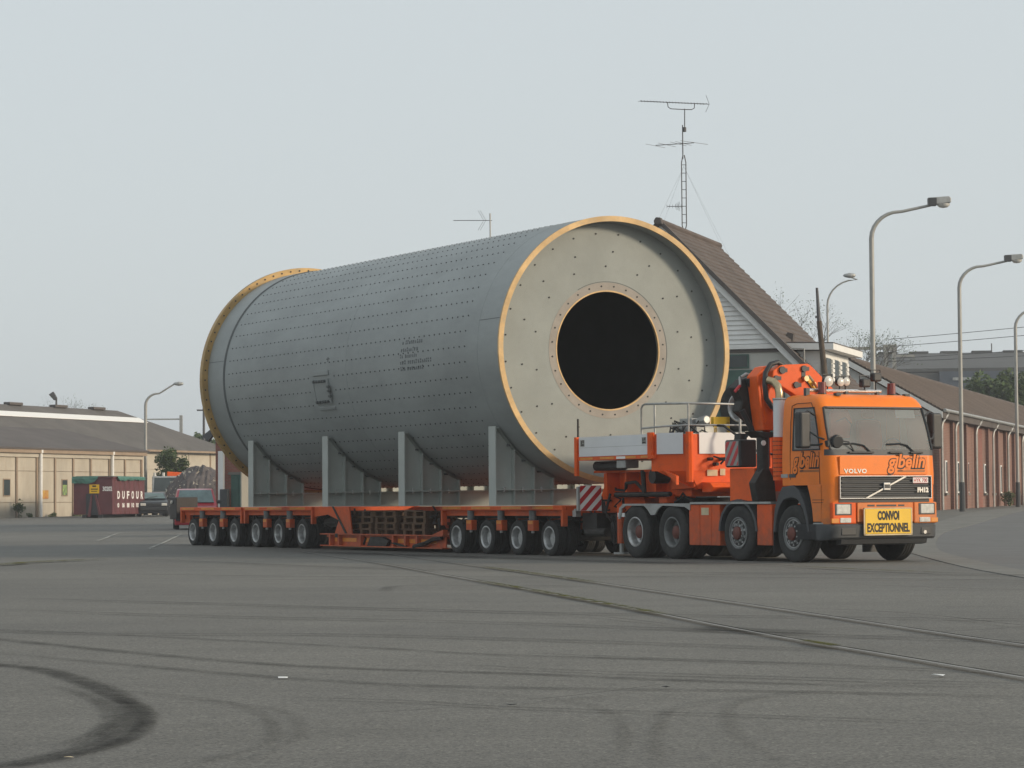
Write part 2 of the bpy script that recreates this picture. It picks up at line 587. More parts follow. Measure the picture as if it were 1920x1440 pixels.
def text(body, size, mat, par, org, xa, ya, shear=0., off=0., ext=.004, name='lettering', width=None, sp=1.):
    cu = bpy.data.curves.new(name, 'FONT')
    cu.body = body
    cu.size = size
    cu.shear = shear
    cu.offset = off
    cu.extrude = ext
    cu.space_character = sp
    cu.resolution_u = 3
    t = bpy.data.objects.new('tmp_text', cu)
    COL.objects.link(t)
    bpy.context.view_layer.update()
    me = bpy.data.meshes.new_from_object(t.evaluated_get(bpy.context.evaluated_depsgraph_get()))
    bpy.data.objects.remove(t)
    xs = [v.co.x for v in me.vertices]
    x0, x1 = min(xs), max(xs)
    xa, ya, org = Vector(xa), Vector(ya), Vector(org)
    na = xa.cross(ya)
    k = 1. if width is None else width / (x1 - x0)
    for v in me.vertices:
        c = v.co.copy()
        v.co = org + xa * ((c.x - x0) * k) + ya * c.y + na * c.z
    me.name = name
    me.materials.clear()
    me.materials.append(MT[mat])
    return P(name, me, mat, par)


def zg(X, Y):
    def smt(t):
        t = min(1, max(0, t))
        return t * t * (3 - 2 * t)
    zl = min(.45, max(0, .0053 * (Y - 78)))
    zr = .68 * smt((Y - 57) / 50) + min(.3, max(0, .0045 * (Y - 107)))
    q = smt((X - 1) / 8)
    return zl * (1 - q) + zr * q

# ------------------------------------------------------------------ ground
def span(*segs):
    out = []
    for a, b, st in segs:
        x = a
        while x < b - 1e-6:
            out.append(x)
            x += st
    out.append(segs[-1][1])
    return out


gx = span((-1600, -300, 260), (-300, -60, 40), (-60, 60, 2.5), (60, 300, 40), (300, 1600, 260))
gy = span((-300, 0, 60), (0, 180, 3), (180, 400, 20), (400, 3000, 325))
mb = MB()
mb.add([(x, y, zg(x, y)) for y in gy for x in gx],
       [(j * len(gx) + i, j * len(gx) + i + 1, (j + 1) * len(gx) + i + 1, (j + 1) * len(gx) + i)
        for j in range(len(gy) - 1) for i in range(len(gx) - 1)])
ground = struct(P('ground', mb, 'ground', None, smooth=60))


def spline(pts, k=8):
    pts = [Vector((*p, 0)[:3]) for p in pts]
    q = [2 * pts[0] - pts[1]] + pts + [2 * pts[-1] - pts[-2]]
    out = []
    for i in range(1, len(q) - 2):
        for j in range(k):
            t = j / k
            a, b, c, d = q[i - 1], q[i], q[i + 1], q[i + 2]
            out.append(.5 * ((2 * b) + (c - a) * t + (2 * a - 5 * b + 4 * c - d) * t * t + (3 * b - a - 3 * c + d) * t ** 3))
    out.append(pts[-1])
    return out


RZ = [.004]


def ribbon(name, pts, width, mat, par, off=0., dz=None, k=8):
    c = spline(pts, k)
    if dz is None:
        RZ[0] += .0008
        dz = RZ[0]
    vs, uv = [], []
    for i, p in enumerate(c):
        d = (c[min(i + 1, len(c) - 1)] - c[max(i - 1, 0)]).normalized()
        nn = Vector((d.y, -d.x, 0))
        for j in range(5):
            s_ = j / 4 - .5
            q = p + nn * (off + s_ * width)
            vs.append((q.x, q.y, zg(q.x, q.y) + dz))
            uv.append((j / 4, i / (len(c) - 1)))
    fs = [(i * 5 + j, i * 5 + j + 1, i * 5 + j + 6, i * 5 + j + 5) for i in range(len(c) - 1) for j in range(4)]
    me = bpy.data.meshes.new(name)
    me.from_pydata(vs, [], fs)
    ul = me.uv_layers.new(name='UVMap')
    for lp in me.loops:
        ul.data[lp.index].uv = uv[lp.vertex_index]
    me.materials.append(MT[mat])
    return P(name, me, mat, par)


marks = [
    ('rubbermark', .27, [(-6.6, 21.5), (-4.9, 20.4), (-3.69, 19.21), (-3.28, 18.62), (-2.77, 17.3), (-2.4, 16.08), (-2.14, 15.03), (-2.02, 14.22), (-1.97, 13.31), (-2.02, 12.63), (-2.13, 12.1), (-2.4, 11.4), (-2.9, 10.7), (-3.8, 10.0)]),
    ('rubberfaint', .15, [(-2.6, 16.6), (-2.2, 15.4), (-2.0, 14.6), (-1.91, 13.9), (-1.88, 13.3), (-1.93, 12.6), (-2.2, 11.7)]),
    ('rubberfaint', .14, [(-2.94, 17.07), (-2.51, 15.88), (-2.25, 14.85), (-2.14, 14.13), (-2.1, 13.39), (-2.16, 12.7)]),
    ('rubberfaint', .24, [(-5.4, 24.4), (-4.39, 22.85), (-2.94, 20.66), (-1.77, 19.1), (-.97, 18.4), (-.01, 17.84), (1.46, 16.79), (3.4, 15.9)]),
    ('rubberfaint', .16, [(-4.77, 24.81), (-2.38, 22.38), (-1.11, 21.08), (-.02, 19.92), (1.79, 18.85), (2.83, 18.06)]),
    ('rubberfaint', .2, [(-4.5, 21.4), (-2.04, 18.18), (-.89, 16.95), (-.01, 16.47), (1.78, 15.9), (3.5, 15.1)]),
    ('rubberghost', .12, [(-3.2, 17.2), (-2.4, 16.4), (-1.83, 15.72), (-1.43, 14.77), (-1.22, 13.56), (-1.18, 12.73), (-1.35, 12.03), (-1.5, 11.3)]),
    ('rubberghost', .11, [(-2.2, 16.0), (-1.6, 15.3), (-1.28, 14.76), (-1.11, 13.8), (-1.07, 12.94), (-1.25, 11.5)]),
    ('rubberghost', .12, [(-1.2, 16.9), (-.2, 16.0), (.38, 15.1), (.53, 13.99), (.52, 12.81), (.35, 11.3)]),
    ('rubberghost', .12, [(2.9, 16.9), (1.8, 16.0), (1.26, 15.09), (1.11, 13.93), (1.08, 12.76), (1.2, 11.3)]),
    ('rubberfaint', .15, [(-.02, 20.2), (1.28, 19.1), (2.64, 17.97), (3.6, 17.2)]),
    ('rubberfaint', .12, [(-1.46, 15.77), (-.63, 15.36), (-.01, 14.83), (1.23, 14.16), (2.6, 13.4)]),
    ('rubberfaint', .25, [(-1.64, 33.91), (-1.6, 36.3), (-.75, 36.47), (.27, 36.1), (1.5, 34.8)]),
    ('rubberghost', .11, [(2.4, 16.3), (1.4, 15.5), (.9, 14.74), (.73, 13.54), (.65, 12.52), (.62, 11.3)]),
    ('rubberfaint', .18, [(-.39, 18.68), (.48, 17.89), (1.82, 17.05), (3.4, 16.2)]),
    ('rubberfaint', .3, [(-5.5, 25.2), (-3.84, 23.68), (-1.68, 23.17), (.59, 21.71), (3.2, 19.5)]),
    ('rubberfaint', .3, [(-6.5, 33), (-3.5, 30.5), (0, 27.5), (3.5, 25.5), (6, 24.5)]),
    ('rubberfaint', .28, [(-6, 29.5), (-3, 27), (0, 25), (3, 22), (5, 20.5)]),
    ('rubberfaint', .4, [(-9, 58), (-3, 47), (1, 43), (6, 40), (10, 38)]),
    ('rubberfaint', .35, [(-8, 45), (-3, 41), (1, 40.2), (5, 38), (9, 35)]),
    ('darkstreak', 1.2, [(-5.4, 63), (-2, 57), (1.4, 51), (4, 46.5)]),  # broad dark band on the ground, parallel to the convoy
    ('darkstreak', .7, [(1.5, 24), (2.0, 23.2), (2.6, 22.6)]),
]
for mt, wd, pts in marks:
    ribbon('tyre_mark' if mt != 'darkstreak' else 'dark_streak', pts, wd, mt, ground)
cr_ = random.Random(99)
for x, y, a, n_, wd in ((-3.4, 30, -.5, 14, .03), (1.2, 21.5, .2, 12, .022), (4.2, 36, -.9, 14, .04), (-1.0, 14.2, .5, 10, .014), (-5.2, 40, -.2, 16, .045), (2.9, 28, -1.2, 10, .03), (.6, 17.2, -.3, 9, .016)):
    pts = [(x, y)]
    for _ in range(n_):
        a += cr_.gauss(0, .16)
        st_ = y * .018
        x, y = x + math.cos(a) * st_, y + math.sin(a) * st_ * 1.4
        pts.append((x, y))
    ribbon('crack', pts, wd, 'crack', ground, k=2)
ribbon('moss_strip', [(-11.2, 48.9), (-9.9, 50.26), (-9.52, 52.82), (-8.3, 55.8)], .7, 'mossline', ground)
ribbon('lane_line', [(-9.0, 68), (-9.41, 69.57), (-11.78, 95.56)], .13, 'paint', ground)
ribbon('lane_line', [(-12.5, 80), (-14.4, 98)], .13, 'paint', ground)

# embedded crane rails: two parallel lines at standard gauge, and a third that swings right
track = bpy.data.objects.new('rail_track', None)
COL.objects.link(track)
struct(track)
RA = [(-4.9, 62), (-2.65, 50.59), (-1.2, 42.14), (.25, 33.89), (1.35, 27.2), (2.12, 22.33), (2.72, 19.23), (3.2, 16.79), (4.4, 11.0)]
RB = [(-3.3, 62), (-1.0, 49.0), (.33, 41.73), (1.76, 33.3), (2.83, 27.0), (3.52, 22.75), (3.95, 20.33), (5.8, 10.8)]
RC = [(.4, 62), (3.29, 50.4), (5.45, 42.81), (7.39, 38.68), (10.5, 34), (13, 30.5)]
for pts, moss in ((RA, [(-.6, 38.6), (.25, 33.89), (1.1, 28.8), (1.5, 26.3)]), (RB, [(-.6, 46.6), (.33, 41.73), (1.2, 36.6)])):
    ribbon('groove', pts, .05, 'crack', track, off=-.04, dz=.0238)
    ribbon('rail', pts, .032, 'railsteel', track, dz=.0242)
    ribbon('moss_strip', moss, .2, 'mossline', track, off=-.02, dz=.0248)
ribbon('groove', RC, .07, 'crack', track, dz=.0285)
ribbon('moss_strip', [(4.6, 45.3), (5.5, 42.7), (6.6, 40.3)], .2, 'mossline', track, dz=.0305)
ribbon('moss_tuft', [(2.28, 21.35), (2.38, 20.9), (2.47, 20.45)], .16, 'mossline', track, dz=.032)
for pts in (RA, RB):
    pass

# curved concrete gutter and the road inside it
KI = [(26, 125), (19.24, 100.5), (14.26, 82.25), (12.22, 75.25), (10.87, 68.5), (9.75, 61.5), (9.0, 55.5), (8.35, 47.5), (8.0, 41.5), (8.0, 34), (8.6, 22), (9.8, 6), (11, -30)]
KO = [(24.6, 125.5), (17.9, 101.5), (13.1, 83.2), (11.0, 75.5), (9.75, 68.2), (8.85, 61.5), (8.25, 55.0), (7.65, 47.0), (7.35, 41.0), (7.35, 34), (7.95, 22), (9.15, 6), (10.35, -30)]


def strip(a, b, dz, k=6):
    A, B = spline(a, k), spline(b, k)
    n = len(A)
    vs = [(p.x, p.y, zg(p.x, p.y) + dz) for p in A] + [(p.x, p.y, zg(p.x, p.y) + dz) for p in B]
    return MB().add(vs, [(i, i + 1, n + i + 1, n + i) for i in range(n - 1)])


gut = struct(P('gutter', strip(KI, KO, .012), 'kerb', None, smooth=60))
rr_ = []
for f in (1.0, 1.6, 2.5, 4, 7, 12):
    rr_.append([(p[0] + (f - 1) * 3.6, p[1] + (f - 1) * .6) for p in KI])
mb = MB()
for i in range(len(rr_) - 1):
    q = strip(rr_[i], rr_[i + 1], .004)
    mb.add(q.v, q.f)
struct(P('road', mb, 'asph2', None, smooth=60))
mb = MB()
A = spline(KI, 6)
for i in range(len(A) - 1):
    p, q = A[i], A[i + 1]
    mb.add([(p.x, p.y, zg(p.x, p.y) + .003), (q.x, q.y, zg(q.x, q.y) + .003), (q.x, q.y, zg(q.x, q.y) + .012), (p.x, p.y, zg(p.x, p.y) + .012)], [(0, 1, 2, 3)])
P('gutter_edge', mb, 'kerb', gut)
mb = MB()
A = spline(KO, 6)
for i in range(len(A) - 1):
    p, q = A[i], A[i + 1]
    mb.add([(p.x, p.y, zg(p.x, p.y) - .05), (q.x, q.y, zg(q.x, q.y) - .05), (q.x, q.y, zg(q.x, q.y) + .012), (p.x, p.y, zg(p.x, p.y) + .012)], [(0, 1, 2, 3)])
P('gutter_edge', mb, 'kerb', gut)


# ------------------------------------------------------------------ right-hand brick warehouse
ST = R(-17.2)


def frame_pt(org, rz, x, y):
    c, s_ = math.cos(rz), math.sin(rz)
    return (org[0] + c * x - s_ * y, org[1] + s_ * x + c * y)


W = thing('brick_warehouse', 'long low red brick warehouse with brown tiled roof running behind the truck on the right', 'warehouse', (16.68, 105, .3), ST, base=(0, 0, .3))
P('wall', MB().box(-6.8, 0, .02, 75, .3, 4.62).prism([(-6.8, 4.62), (0, 4.62), (-3.4, 6.55)], 'y', .02, .3), 'brick', W)
# roof in two slabs with rows of tiles as relief
for sgn, nm in ((1, 'roof'), (-1, 'roof')):
    mb = MB()
    rows = 26
    for i in range(rows):
        a, b = i / rows, (i + 1) / rows
        xa, xb = (-3.4 + sgn * 3.75 * (1 - a)), (-3.4 + sgn * 3.75 * (1 - b))
        za, zb = 4.62 - .10 + 2.15 * a, 4.62 - .10 + 2.15 * b
        mb.prism([(xa, za + .07), (xa, za + .115), (xb, zb + .075), (xb, zb + .02)], 'y', -.35, 75.3)
    P(nm, mb, 'tiles', W)
P('ridge', MB().cyl((-3.4, -.35, 6.70), (-3.4, 75.3, 6.70), .12, n=8), 'tiles', W)
P('verge_board', MB().prism([(.33, 4.30), (.33, 4.54), (-3.4, 6.66), (-3.4, 6.42)], 'y', -.42, -.36), 'whitewood', W)
P('verge_board', MB().prism([(-7.1, 4.30), (-7.1, 4.54), (-3.4, 6.66), (-3.4, 6.42)], 'y', -.42, -.36), 'whitewood', W)
P('gable_board', MB().prism([(-6.7, 4.1), (-.02, 4.1), (-.02, 4.4), (-3.4, 6.35), (-6.7, 4.4)], 'y', -.06, .0), 'whitewood', W)
P('gutter_pipe', MB().cyl((.40, -.3, 4.60), (.40, 75, 4.60), .07, n=8), 'steel', W)
P('eave_board', MB().box(.004, .34, -.3, 75, 4.28, 4.54), 'roof2', W)
for y in (.18, 4.1, 8.2, 11.6, 15.6, 19.2, 22.2, 25.6, 29.6, 33.6, 37.6, 41.6):
    P('pilaster', MB().box(.004, .14, y - .22, y + .22, .3, 4.3), 'brick', W)
P('recessed_bay', MB().box(.006, .03, 12.0, 14.0, .3, 4.25), 'brick2', W)
for y in (2.4, 5.9, 8.95, 14.75, 17.9, 20.65, 23.6, 27.6, 31.6, 35.6):
    fw = P('window', MB().box(.01, .055, y - .27, y + .27, 1.36, 2.66), 'whitewood', W)
    P('pane', MB().box(.056, .062, y - .10, y + .24, 1.42, 2.60), 'fardark', fw)
    P('sill', MB().box(.01, .12, y - .33, y + .33, 1.27, 1.355), 'kerb', fw)
for y in (.75, 4.75, 11.2, 17.1, 22.8, 28.8, 34.8):
    P('downpipe', MB().tube([(.40, y, 4.56), (.36, y, 4.44), (.22, y - .45, 4.12), (.2, y - .5, 3.9), (.2, y - .5, .35)], .055, 6), 'steel', W)
for y, s_ in ((13.2, .5), (16.6, .35), (27.5, .5)):
    pass

# ------------------------------------------------------------------ steep-roofed house with dormer, mast on its ridge
H0 = (5.33, 95)
HZ = .2
H = thing('gabled_house', 'white boarded house with steep brown tiled roof behind the grey cylinder', 'house', (*H0, HZ), ST, base=(0, 0, HZ))
sl = 1.016
P('wall', MB().prism([(-5.7, HZ), (5.7, HZ), (5.7, 5.2), (0, 10.85), (-5.7, 5.2)], 'y', .35, 9.1), 'offwhite', H)
mb = MB()
for i in range(24):                                     # lapped weatherboards of the gable
    z0 = 6.66 + i * .17
    xm = (10.7 - z0) / sl
    if xm > .1:
        mb.prism([(.255, z0), (.315, z0 + .165), (.34, z0 + .165), (.34, z0)], 'x', -xm, xm)
P('weatherboards', mb, 'whitewood', H, kind='stuff')
P('ledge', MB().box(-4.3, 4.25, .18, .34, 6.48, 6.64), 'whitewood', H)
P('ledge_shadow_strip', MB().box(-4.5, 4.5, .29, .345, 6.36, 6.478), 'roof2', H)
for sgn in (1, -1):
    mb = MB()
    rows = 34
    for i in range(rows):
        a, b = i / rows, (i + 1) / rows
        xa, xb = sgn * 7.0 * (1 - a), sgn * 7.0 * (1 - b)
        za, zb = 11.02 - sl * abs(xa), 11.02 - sl * abs(xb)
        mb.prism([(xa, za), (xa, za + .10), (xb, zb + .05), (xb, zb - .02)], 'y', -.02, 9.45)
    P('roof', mb, 'tiles', H)
    P('verge_board', MB().prism([(sgn * 7.0, 11.0 - sl * 7.0 - .30), (sgn * 7.0, 11.0 - sl * 7.0 - .02), (0, 10.98), (0, 10.70)], 'y', .03, .08), 'whitewood', H)
    P('verge_tiles', MB().prism([(sgn * 7.0, 11.0 - sl * 7.0), (sgn * 7.0, 11.0 - sl * 7.0 + .22), (0, 11.2), (0, 11.0)], 'y', -.12, .0), 'roof2', H)
P('ridge', MB().cyl((0, -.15, 11.08), (0, 9.5, 11.08), .14, n=8), 'tiles', H)
P('finial', MB().prism([(-.14, 11.0), (.16, 10.98), (.10, 11.22), (-.08, 11.24), (-.16, 11.12)], 'y', -.3, -.05), 'roof2', H, bev=.03)
for x in (-4.2, -1.9, .9, 3.2):
    wq = P('window', MB().box(x, x + 1.1, .30, .352, 1.1, 2.6), 'whitewood', H)
    P('pane', MB().box(x + .08, x + 1.02, .285, .299, 1.18, 2.52), 'fardark', wq)
P('door', MB().box(-.55, .45, .30, .352, HZ, 2.4), 'greenpaint', H)
wf = P('window', MB().box(2.3, 3.12, .30, .352, 5.80, 6.30), 'greenpaint', H)
P('pane', MB().box(2.36, 3.06, .285, .299, 5.85, 6.25), 'fardark', wf)
P('boarding', MB().box(1.6, 4.4, .24, .34, 3.2, 5.74), 'greenpaint', H)
P('roof_vent', MB().prism([(3.9, 7.05), (4.15, 6.8), (4.2, 7.15), (3.98, 7.22)], 'y', 3.0, 3.3), 'roof2', H)
# dormer / glazed bay
dm = P('dormer', MB().box(3.2, 5.58, 1.5, 6.5, 4.6, 6.42), 'whitewood', H)
mb = MB()
for i in range(13):
    z0 = 4.75 + i * .125
    mb.prism([(1.475, z0), (1.495, z0 + .12), (1.499, z0 + .12), (1.499, z0)], 'x', 4.0, 5.55)
P('dormer_boards', mb, 'whitewood', dm, kind='stuff')
P('dormer_roof', MB().prism([(3.0, 6.50), (6.0, 6.44), (6.0, 6.66), (3.0, 6.74)], 'y', 1.1, 7.2), 'whitewood', dm)
P('dormer_roof_felt', MB().prism([(3.0, 6.742), (6.0, 6.662), (6.0, 6.70), (3.0, 6.79)], 'y', 1.1, 7.2), 'roof2', dm)
P('downpipe', MB().cyl((5.52, 1.42, 4.3), (5.52, 1.42, 6.42), .05, n=8), 'steel', dm)
for k, y in enumerate((1.95, 3.45, 4.9)):
    P('dormer_window', MB().box(5.584, 5.60, y, y + .95, 4.75, 6.2), 'fardark', dm)
    mb = MB()
    for i in range(9):
        mb.box(5.583, 5.64, y + 1.0, y + 1.4, 4.74 + i * .165, 4.74 + i * .165 + .12)
    P('louvre_strip', mb, 'whitewood', dm, kind='stuff')
P('balcony_rail', MB().cyl((4.25, .6, 5.0), (4.25, .6, 6.52), .025).cyl((5.05, .6, 5.0), (5.05, .6, 6.45), .025).cyl((3.7, .6, 6.52), (5.05, .6, 6.46), .025), 'pole', H)

# tall aerial mast standing on the ridge
mx, my = frame_pt(H0, ST, 0, 3.75)
A = thing('aerial_mast', 'tall lattice aerial mast with two yagi aerials on the house ridge', 'aerial', (mx, my, 11.1))
A.scale = (.95, .95, .935)
ma = MB()
for s_ in (-.085, .085):
    ma.tube([(s_ * .2, 0, .0), (s_, 0, .25), (s_, 0, 2.75), (s_ * .3, 0, 3.05)], .022, 5)
for i in range(8):
    ma.cyl((-.085, 0, .35 + i * .33), (.085, 0, .35 + i * .33), .013, n=5)
P('lattice_pole', ma, 'wire', A)
P('pole', MB().cyl((-.03, 0, 2.9), (-.03, 0, 4.25), .022, n=6).cyl((.05, 0, 4.1), (.06, 0, 4.9), .02, n=6), 'wire', A)
P('rotator', MB().cyl((.04, 0, 3.98), (.04, 0, 4.16), .075, n=8), 'wire', A)
ya = MB().tube([(-1.72, -.6, 5.13), (1.05, .36, 5.13)], .015, 5)
for i in range(22):
    t = i / 21
    x, y = -1.72 + 2.6 * t, -.6 + .9 * t
    ya.cyl((x + .06, y - .17, 5.13), (x - .06, y + .17, 5.13), .008, n=4)
ya.tube([(-.62, -.2, 5.12), (-.60, -.19, 4.95), (-.5, -.16, 4.88), (0, 0, 4.87), (.35, .1, 4.88), (.45, .13, 4.95), (.46, .14, 5.12)], .018, 5)
ya.cyl((1.05, .36, 5.13), (.92, .3, 5.48), .010, n=4).cyl((1.05, .36, 5.13), (.9, .3, 4.80), .010, n=4)
P('yagi', ya, 'wire', A)
yb = MB().tube([(-1.1, -.2, 3.42), (.42, .1, 3.55)], .016, 5)
for x, l_ in ((-1.1, .5), (-.65, .46), (-.2, .42), (.0, .42), (.42, .7)):
    yb.cyl((x - l_ * .8, -.4, 3.45 + (x + 1.1) * .08), (x + l_ * .8, .4, 3.42 + (x + 1.1) * .08 - .02), .009, n=4)
P('yagi', yb, 'wire', A)
yc = MB().tube([(-.68, -.1, 1.0), (-.05, 0, 1.0)], .013, 5)
for i in range(6):
    yc.cyl((-.68 + i * .11, -.1, .93), (-.68 + i * .11, -.1, 1.07), .008, n=4)
for i in range(5):
    yc.cyl((-.18 - i * .035, -.05, .82 + i * .015), (-.18 - i * .035, .05, 1.2 - i * .02), .006, n=4)
P('yagi', yc, 'wire', A)
gw = MB()
for x, y in ((-2.4, -1.8), (2.6, 2.2), (-1.4, 3.2), (1.9, -2.2)):
    gw.cyl((0, 0, 2.6), (x, y, -abs(x) * 1.0), .003, n=3)
P('guy_wire', gw, 'wire', A)

# ------------------------------------------------------------------ brick building hidden behind the cylinder, its corner shows at the left
K0 = (-12.47, 112)
KZ = .05
K = thing('brick_house', 'dark red brick house whose corner and green door show left of the cradles', 'house', (*K0, KZ), ST, base=(0, 0, KZ))
P('wall', MB().box(0, 13.5, 0, 8, KZ, 5.3), 'brick2', K)
P('roof', MB().prism([(-.3, 5.2), (8.3, 5.2), (4, 8.6)], 'x', -.3, 13.8), 'roof2', K)
P('corner_post', MB().box(.18, .42, -.16, -.01, KZ, 3.35), 'whitewood', K)
dr = P('door', MB().box(.72, 1.75, -.05, -.002, KZ, 2.35), 'greenpaint', K)
P('door_board', MB().box(.76, 1.05, -.075, -.051, KZ + .1, 2.3), 'greenpaint', dr)
P('door_board', MB().box(1.1, 1.4, -.075, -.051, KZ + .1, 2.3), 'greenpaint', dr)
P('lintel', MB().box(.6, 1.9, -.07, -.002, 2.352, 2.46), 'kerb', K)
P('meter_box', MB().box(.36, .7, -.42, -.17, KZ, 1.75), 'dkgrey', K, bev=.02)
P('wall_lamp', MB().prism([(-.55, 4.0), (-.2, 4.25), (-.1, 4.0), (-.3, 3.75)], 'y', -.12, .1).cyl((-.2, 0, 4.0), (.05, 0, 4.0), .04), 'wire', K)
mx, my = frame_pt(K0, ST, 10.9, 4)
A = thing('roof_aerial', 'slim pole with two small yagi aerials peeping over the cylinder', 'aerial', (mx, my, 8.5))
P('pole', MB().cyl((0, 0, 0), (0, 0, 4.85), .03, n=6), 'pole', A)
ya = MB().tube([(-1.55, -.1, 4.55), (.08, 0, 4.55)], .014, 5)
for i in range(13):
    ya.cyl((-1.55 + i * .1, -.22, 4.55), (-1.55 + i * .1, .08, 4.57), .010, n=4)
for s_ in (1, -1):
    for d_ in (0, .09):
        ya.cyl((-.18 - d_, -.1, 4.55), (-.42 - d_, -.1, 4.55 + s_ * .42), .007, n=3)
P('yagi', ya, 'wire', A)
yb = MB().tube([(-1.0, -.1, 3.5), (0, 0, 3.52)], .013, 5)
for i in range(9):
    yb.cyl((-1.0 + i * .1, -.1, 3.4), (-1.0 + i * .1, -.1, 3.62), .010, n=4)
P('yagi', yb, 'wire', A)

# ------------------------------------------------------------------ left warehouses
LA = R(-21.8)
A0 = (-29.8, 155)
LZ = .2
WA = thing('panel_warehouse', 'cream concrete panel warehouse wing with dark roof behind the maroon container', 'warehouse', (*A0, LZ), LA, base=(0, 0, LZ))
P('wall', MB().box(-6, -.09, -14, 16.5, LZ, 4.2), 'joint', WA)
posts = [-11.1, -9.0, -6.9, -4.75, -2.6, -.45, 1.79, 4.0, 6.04, 8.12, 10.19, 12.44, 14.35, 16.45]
wins = {(.37, 1.14), (6.82, 7.5)}
for a, b in zip(posts[:-1], posts[1:]):
    for z0, z1 in ((.35, 1.28), (1.31, 3.14), (3.17, 3.95)):
        P('panel', MB().box(-.085, -.02 - rnd.random() * .012, a + .1, b - .1, z0, z1), 'cream', WA)
for y in posts:
    P('post', MB().box(-.086, .05, y - .085, y + .085, LZ, 3.98), 'joint', WA)
P('fascia', MB().box(-.1, .09, -14, 16.55, 3.985, 4.22), 'cream2', WA)
P('eave_band', MB().box(-.08, .28, -14.2, 16.7, 4.225, 4.44), 'joint', WA)
P('roof', MB().prism([(.34, 4.442), (.34, 4.55), (-6.2, 6.05), (-6.2, 5.9)], 'y', -14.4, 16.9), 'roof2', WA)
P('end_wall', MB().box(-6, -.1, 16.51, 16.6, LZ, 4.2), 'cream2', WA)
for y0, y1, g in ((.37, 1.14, 0), (6.82, 7.5, 1)):
    f = P('window', MB().box(-.02, .01, y0, y1, 1.66, 2.70), 'joint', WA)
    P('pane', MB().box(.011, .016, y0 + .06, y1 - .06, 1.72, 2.64), 'fardark', f)
    if g:
        P('painted_tag', MB().box(.018, .022, y0 + .08, y1 - .1, 1.74, 2.35), M('lime_paint', (.32, .45, .12), .7, c2=(.08, .12, .1), scale=5), f)
P('faded_sign', MB().box(.0, .012, 4.5, 5.3, 1.52, 2.02), M('faded_yellow', (.52, .34, .08), .8, c2=(.40, .12, .04), scale=3), WA)
for y in (4.2, 12.55):
    P('downpipe', MB().cyl((.17, y, LZ), (.17, y, 4.3), .10, n=8).cyl((.17, y, 4.24), (.17, y, 4.46), .15, n=8), 'whitewood', WA)
# big hall behind
WB = thing('hipped_warehouse', 'large hipped grey warehouse with a white skylight strip behind the cream wing', 'warehouse', (*frame_pt(A0, LA, -4, 17), LZ), LA, base=(-4, 17, LZ))
P('wall', MB().box(-24, -4.0, -60, 36, LZ, 4.85), 'cream2', WB)
for z0, z1 in ((.4, 2.2), (2.23, 3.45), (3.48, 4.7)):
    for y0 in (16.7, 20.0, 23.3, 26.6, 29.9, 33.0):
        P('panel', MB().box(-3.998, -3.95, y0 + .05, y0 + 3.2, z0, z1), 'cream2', WB)
for y in (33.0, 23.3):
    P('post', MB().box(-3.998, -3.9, y - .07, y + .07, LZ, 4.8), 'joint', WB)
RT = [(-3.6, -60, 4.8), (-3.6, 36.6, 4.8), (-10, 30.6, 7.72), (-10, -60, 7.72), (-24, -60, 2.0), (-24, 36.6, 2.0)]
P('roof', MB().add(RT + [(p[0], p[1], p[2] - .12) for p in RT], [(0, 1, 2, 3), (1, 5, 2), (2, 5, 4, 3), (6, 7, 8, 9)]), 'roof', WB)
P('skylight_strip', MB().prism([(-8.0, 6.845), (-8.0, 6.875), (-8.75, 7.217), (-8.75, 7.187)], 'y', -60, 31.4), 'paper', WB)
for y in (4.0, 10.8, 17.2, 22.8, 27.8, -3):
    P('roof_vent', MB().box(-10.25, -9.75, y - .8, y + .8, 7.70, 7.88), 'roof2', WB, bev=.03)
P('eave_gutter', MB().box(-3.6, -3.42, -60, 36.6, 4.66, 4.79), 'joint', WB)

fx_, fy_ = frame_pt(A0, LA, -12, 22)
F = thing('floodlight_pole', 'small floodlight on a pole above the left warehouse ridge', 'floodlight', (-32.5, 190, .45))
P('pole', MB().cyl((0, 0, 0), (0, 0, 8.3), .07, n=8), 'wire', F)
P('lamp_head', MB().prism([(-.5, 8.55), (-.15, 8.15), (.05, 8.3), (-.2, 8.75)], 'y', -.25, .25), 'wire', F)


# ------------------------------------------------------------------ maroon roll-off container
CZ = .36
C0 = (-22.65, 151)
CT = thing('rolloff_container', 'maroon waste container with white lettering and a green tarpaulin edge', 'container', (*C0, CZ), R(-9), base=(0, 0, CZ))
b0, b1 = CZ + .22, CZ + 2.30
P('body', MB().box(-2.3, 0, 0, 6.2, b0, b1), 'maroon', CT, bev=.02)
for i in range(7):
    y = .55 + i * .9
    P('rib', MB().prism([(.004, y - .09), (.055, y - .05), (.055, y + .05), (.004, y + .09)], 'z', b0 + .05, b1 - .1), 'maroon', CT)
P('top_rail', MB().box(-2.34, .06, -.05, 6.25, b1 - .02, b1 + .07), 'maroon', CT, bev=.015)
P('skid', MB().box(-1.75, -1.5, -.1, 6.1, CZ, b0 - .005).box(-.8, -.55, -.1, 6.1, CZ, b0 - .005), 'black', CT)
P('hook_frame', MB().prism([(-1.45, CZ + .1), (-1.3, CZ + .1), (-1.15, CZ + 1.35), (-1.25, CZ + 1.35)], 'y', -.09, -.004).prism([(-.75, CZ + .05), (-.62, CZ + .05), (-.95, CZ + 1.35), (-1.05, CZ + 1.35)], 'y', -.09, -.004), 'maroon', CT)
P('front_recess', MB().box(-1.55, -.85, -.012, -.003, b0 + .0, CZ + 1.4), 'cardark', CT)


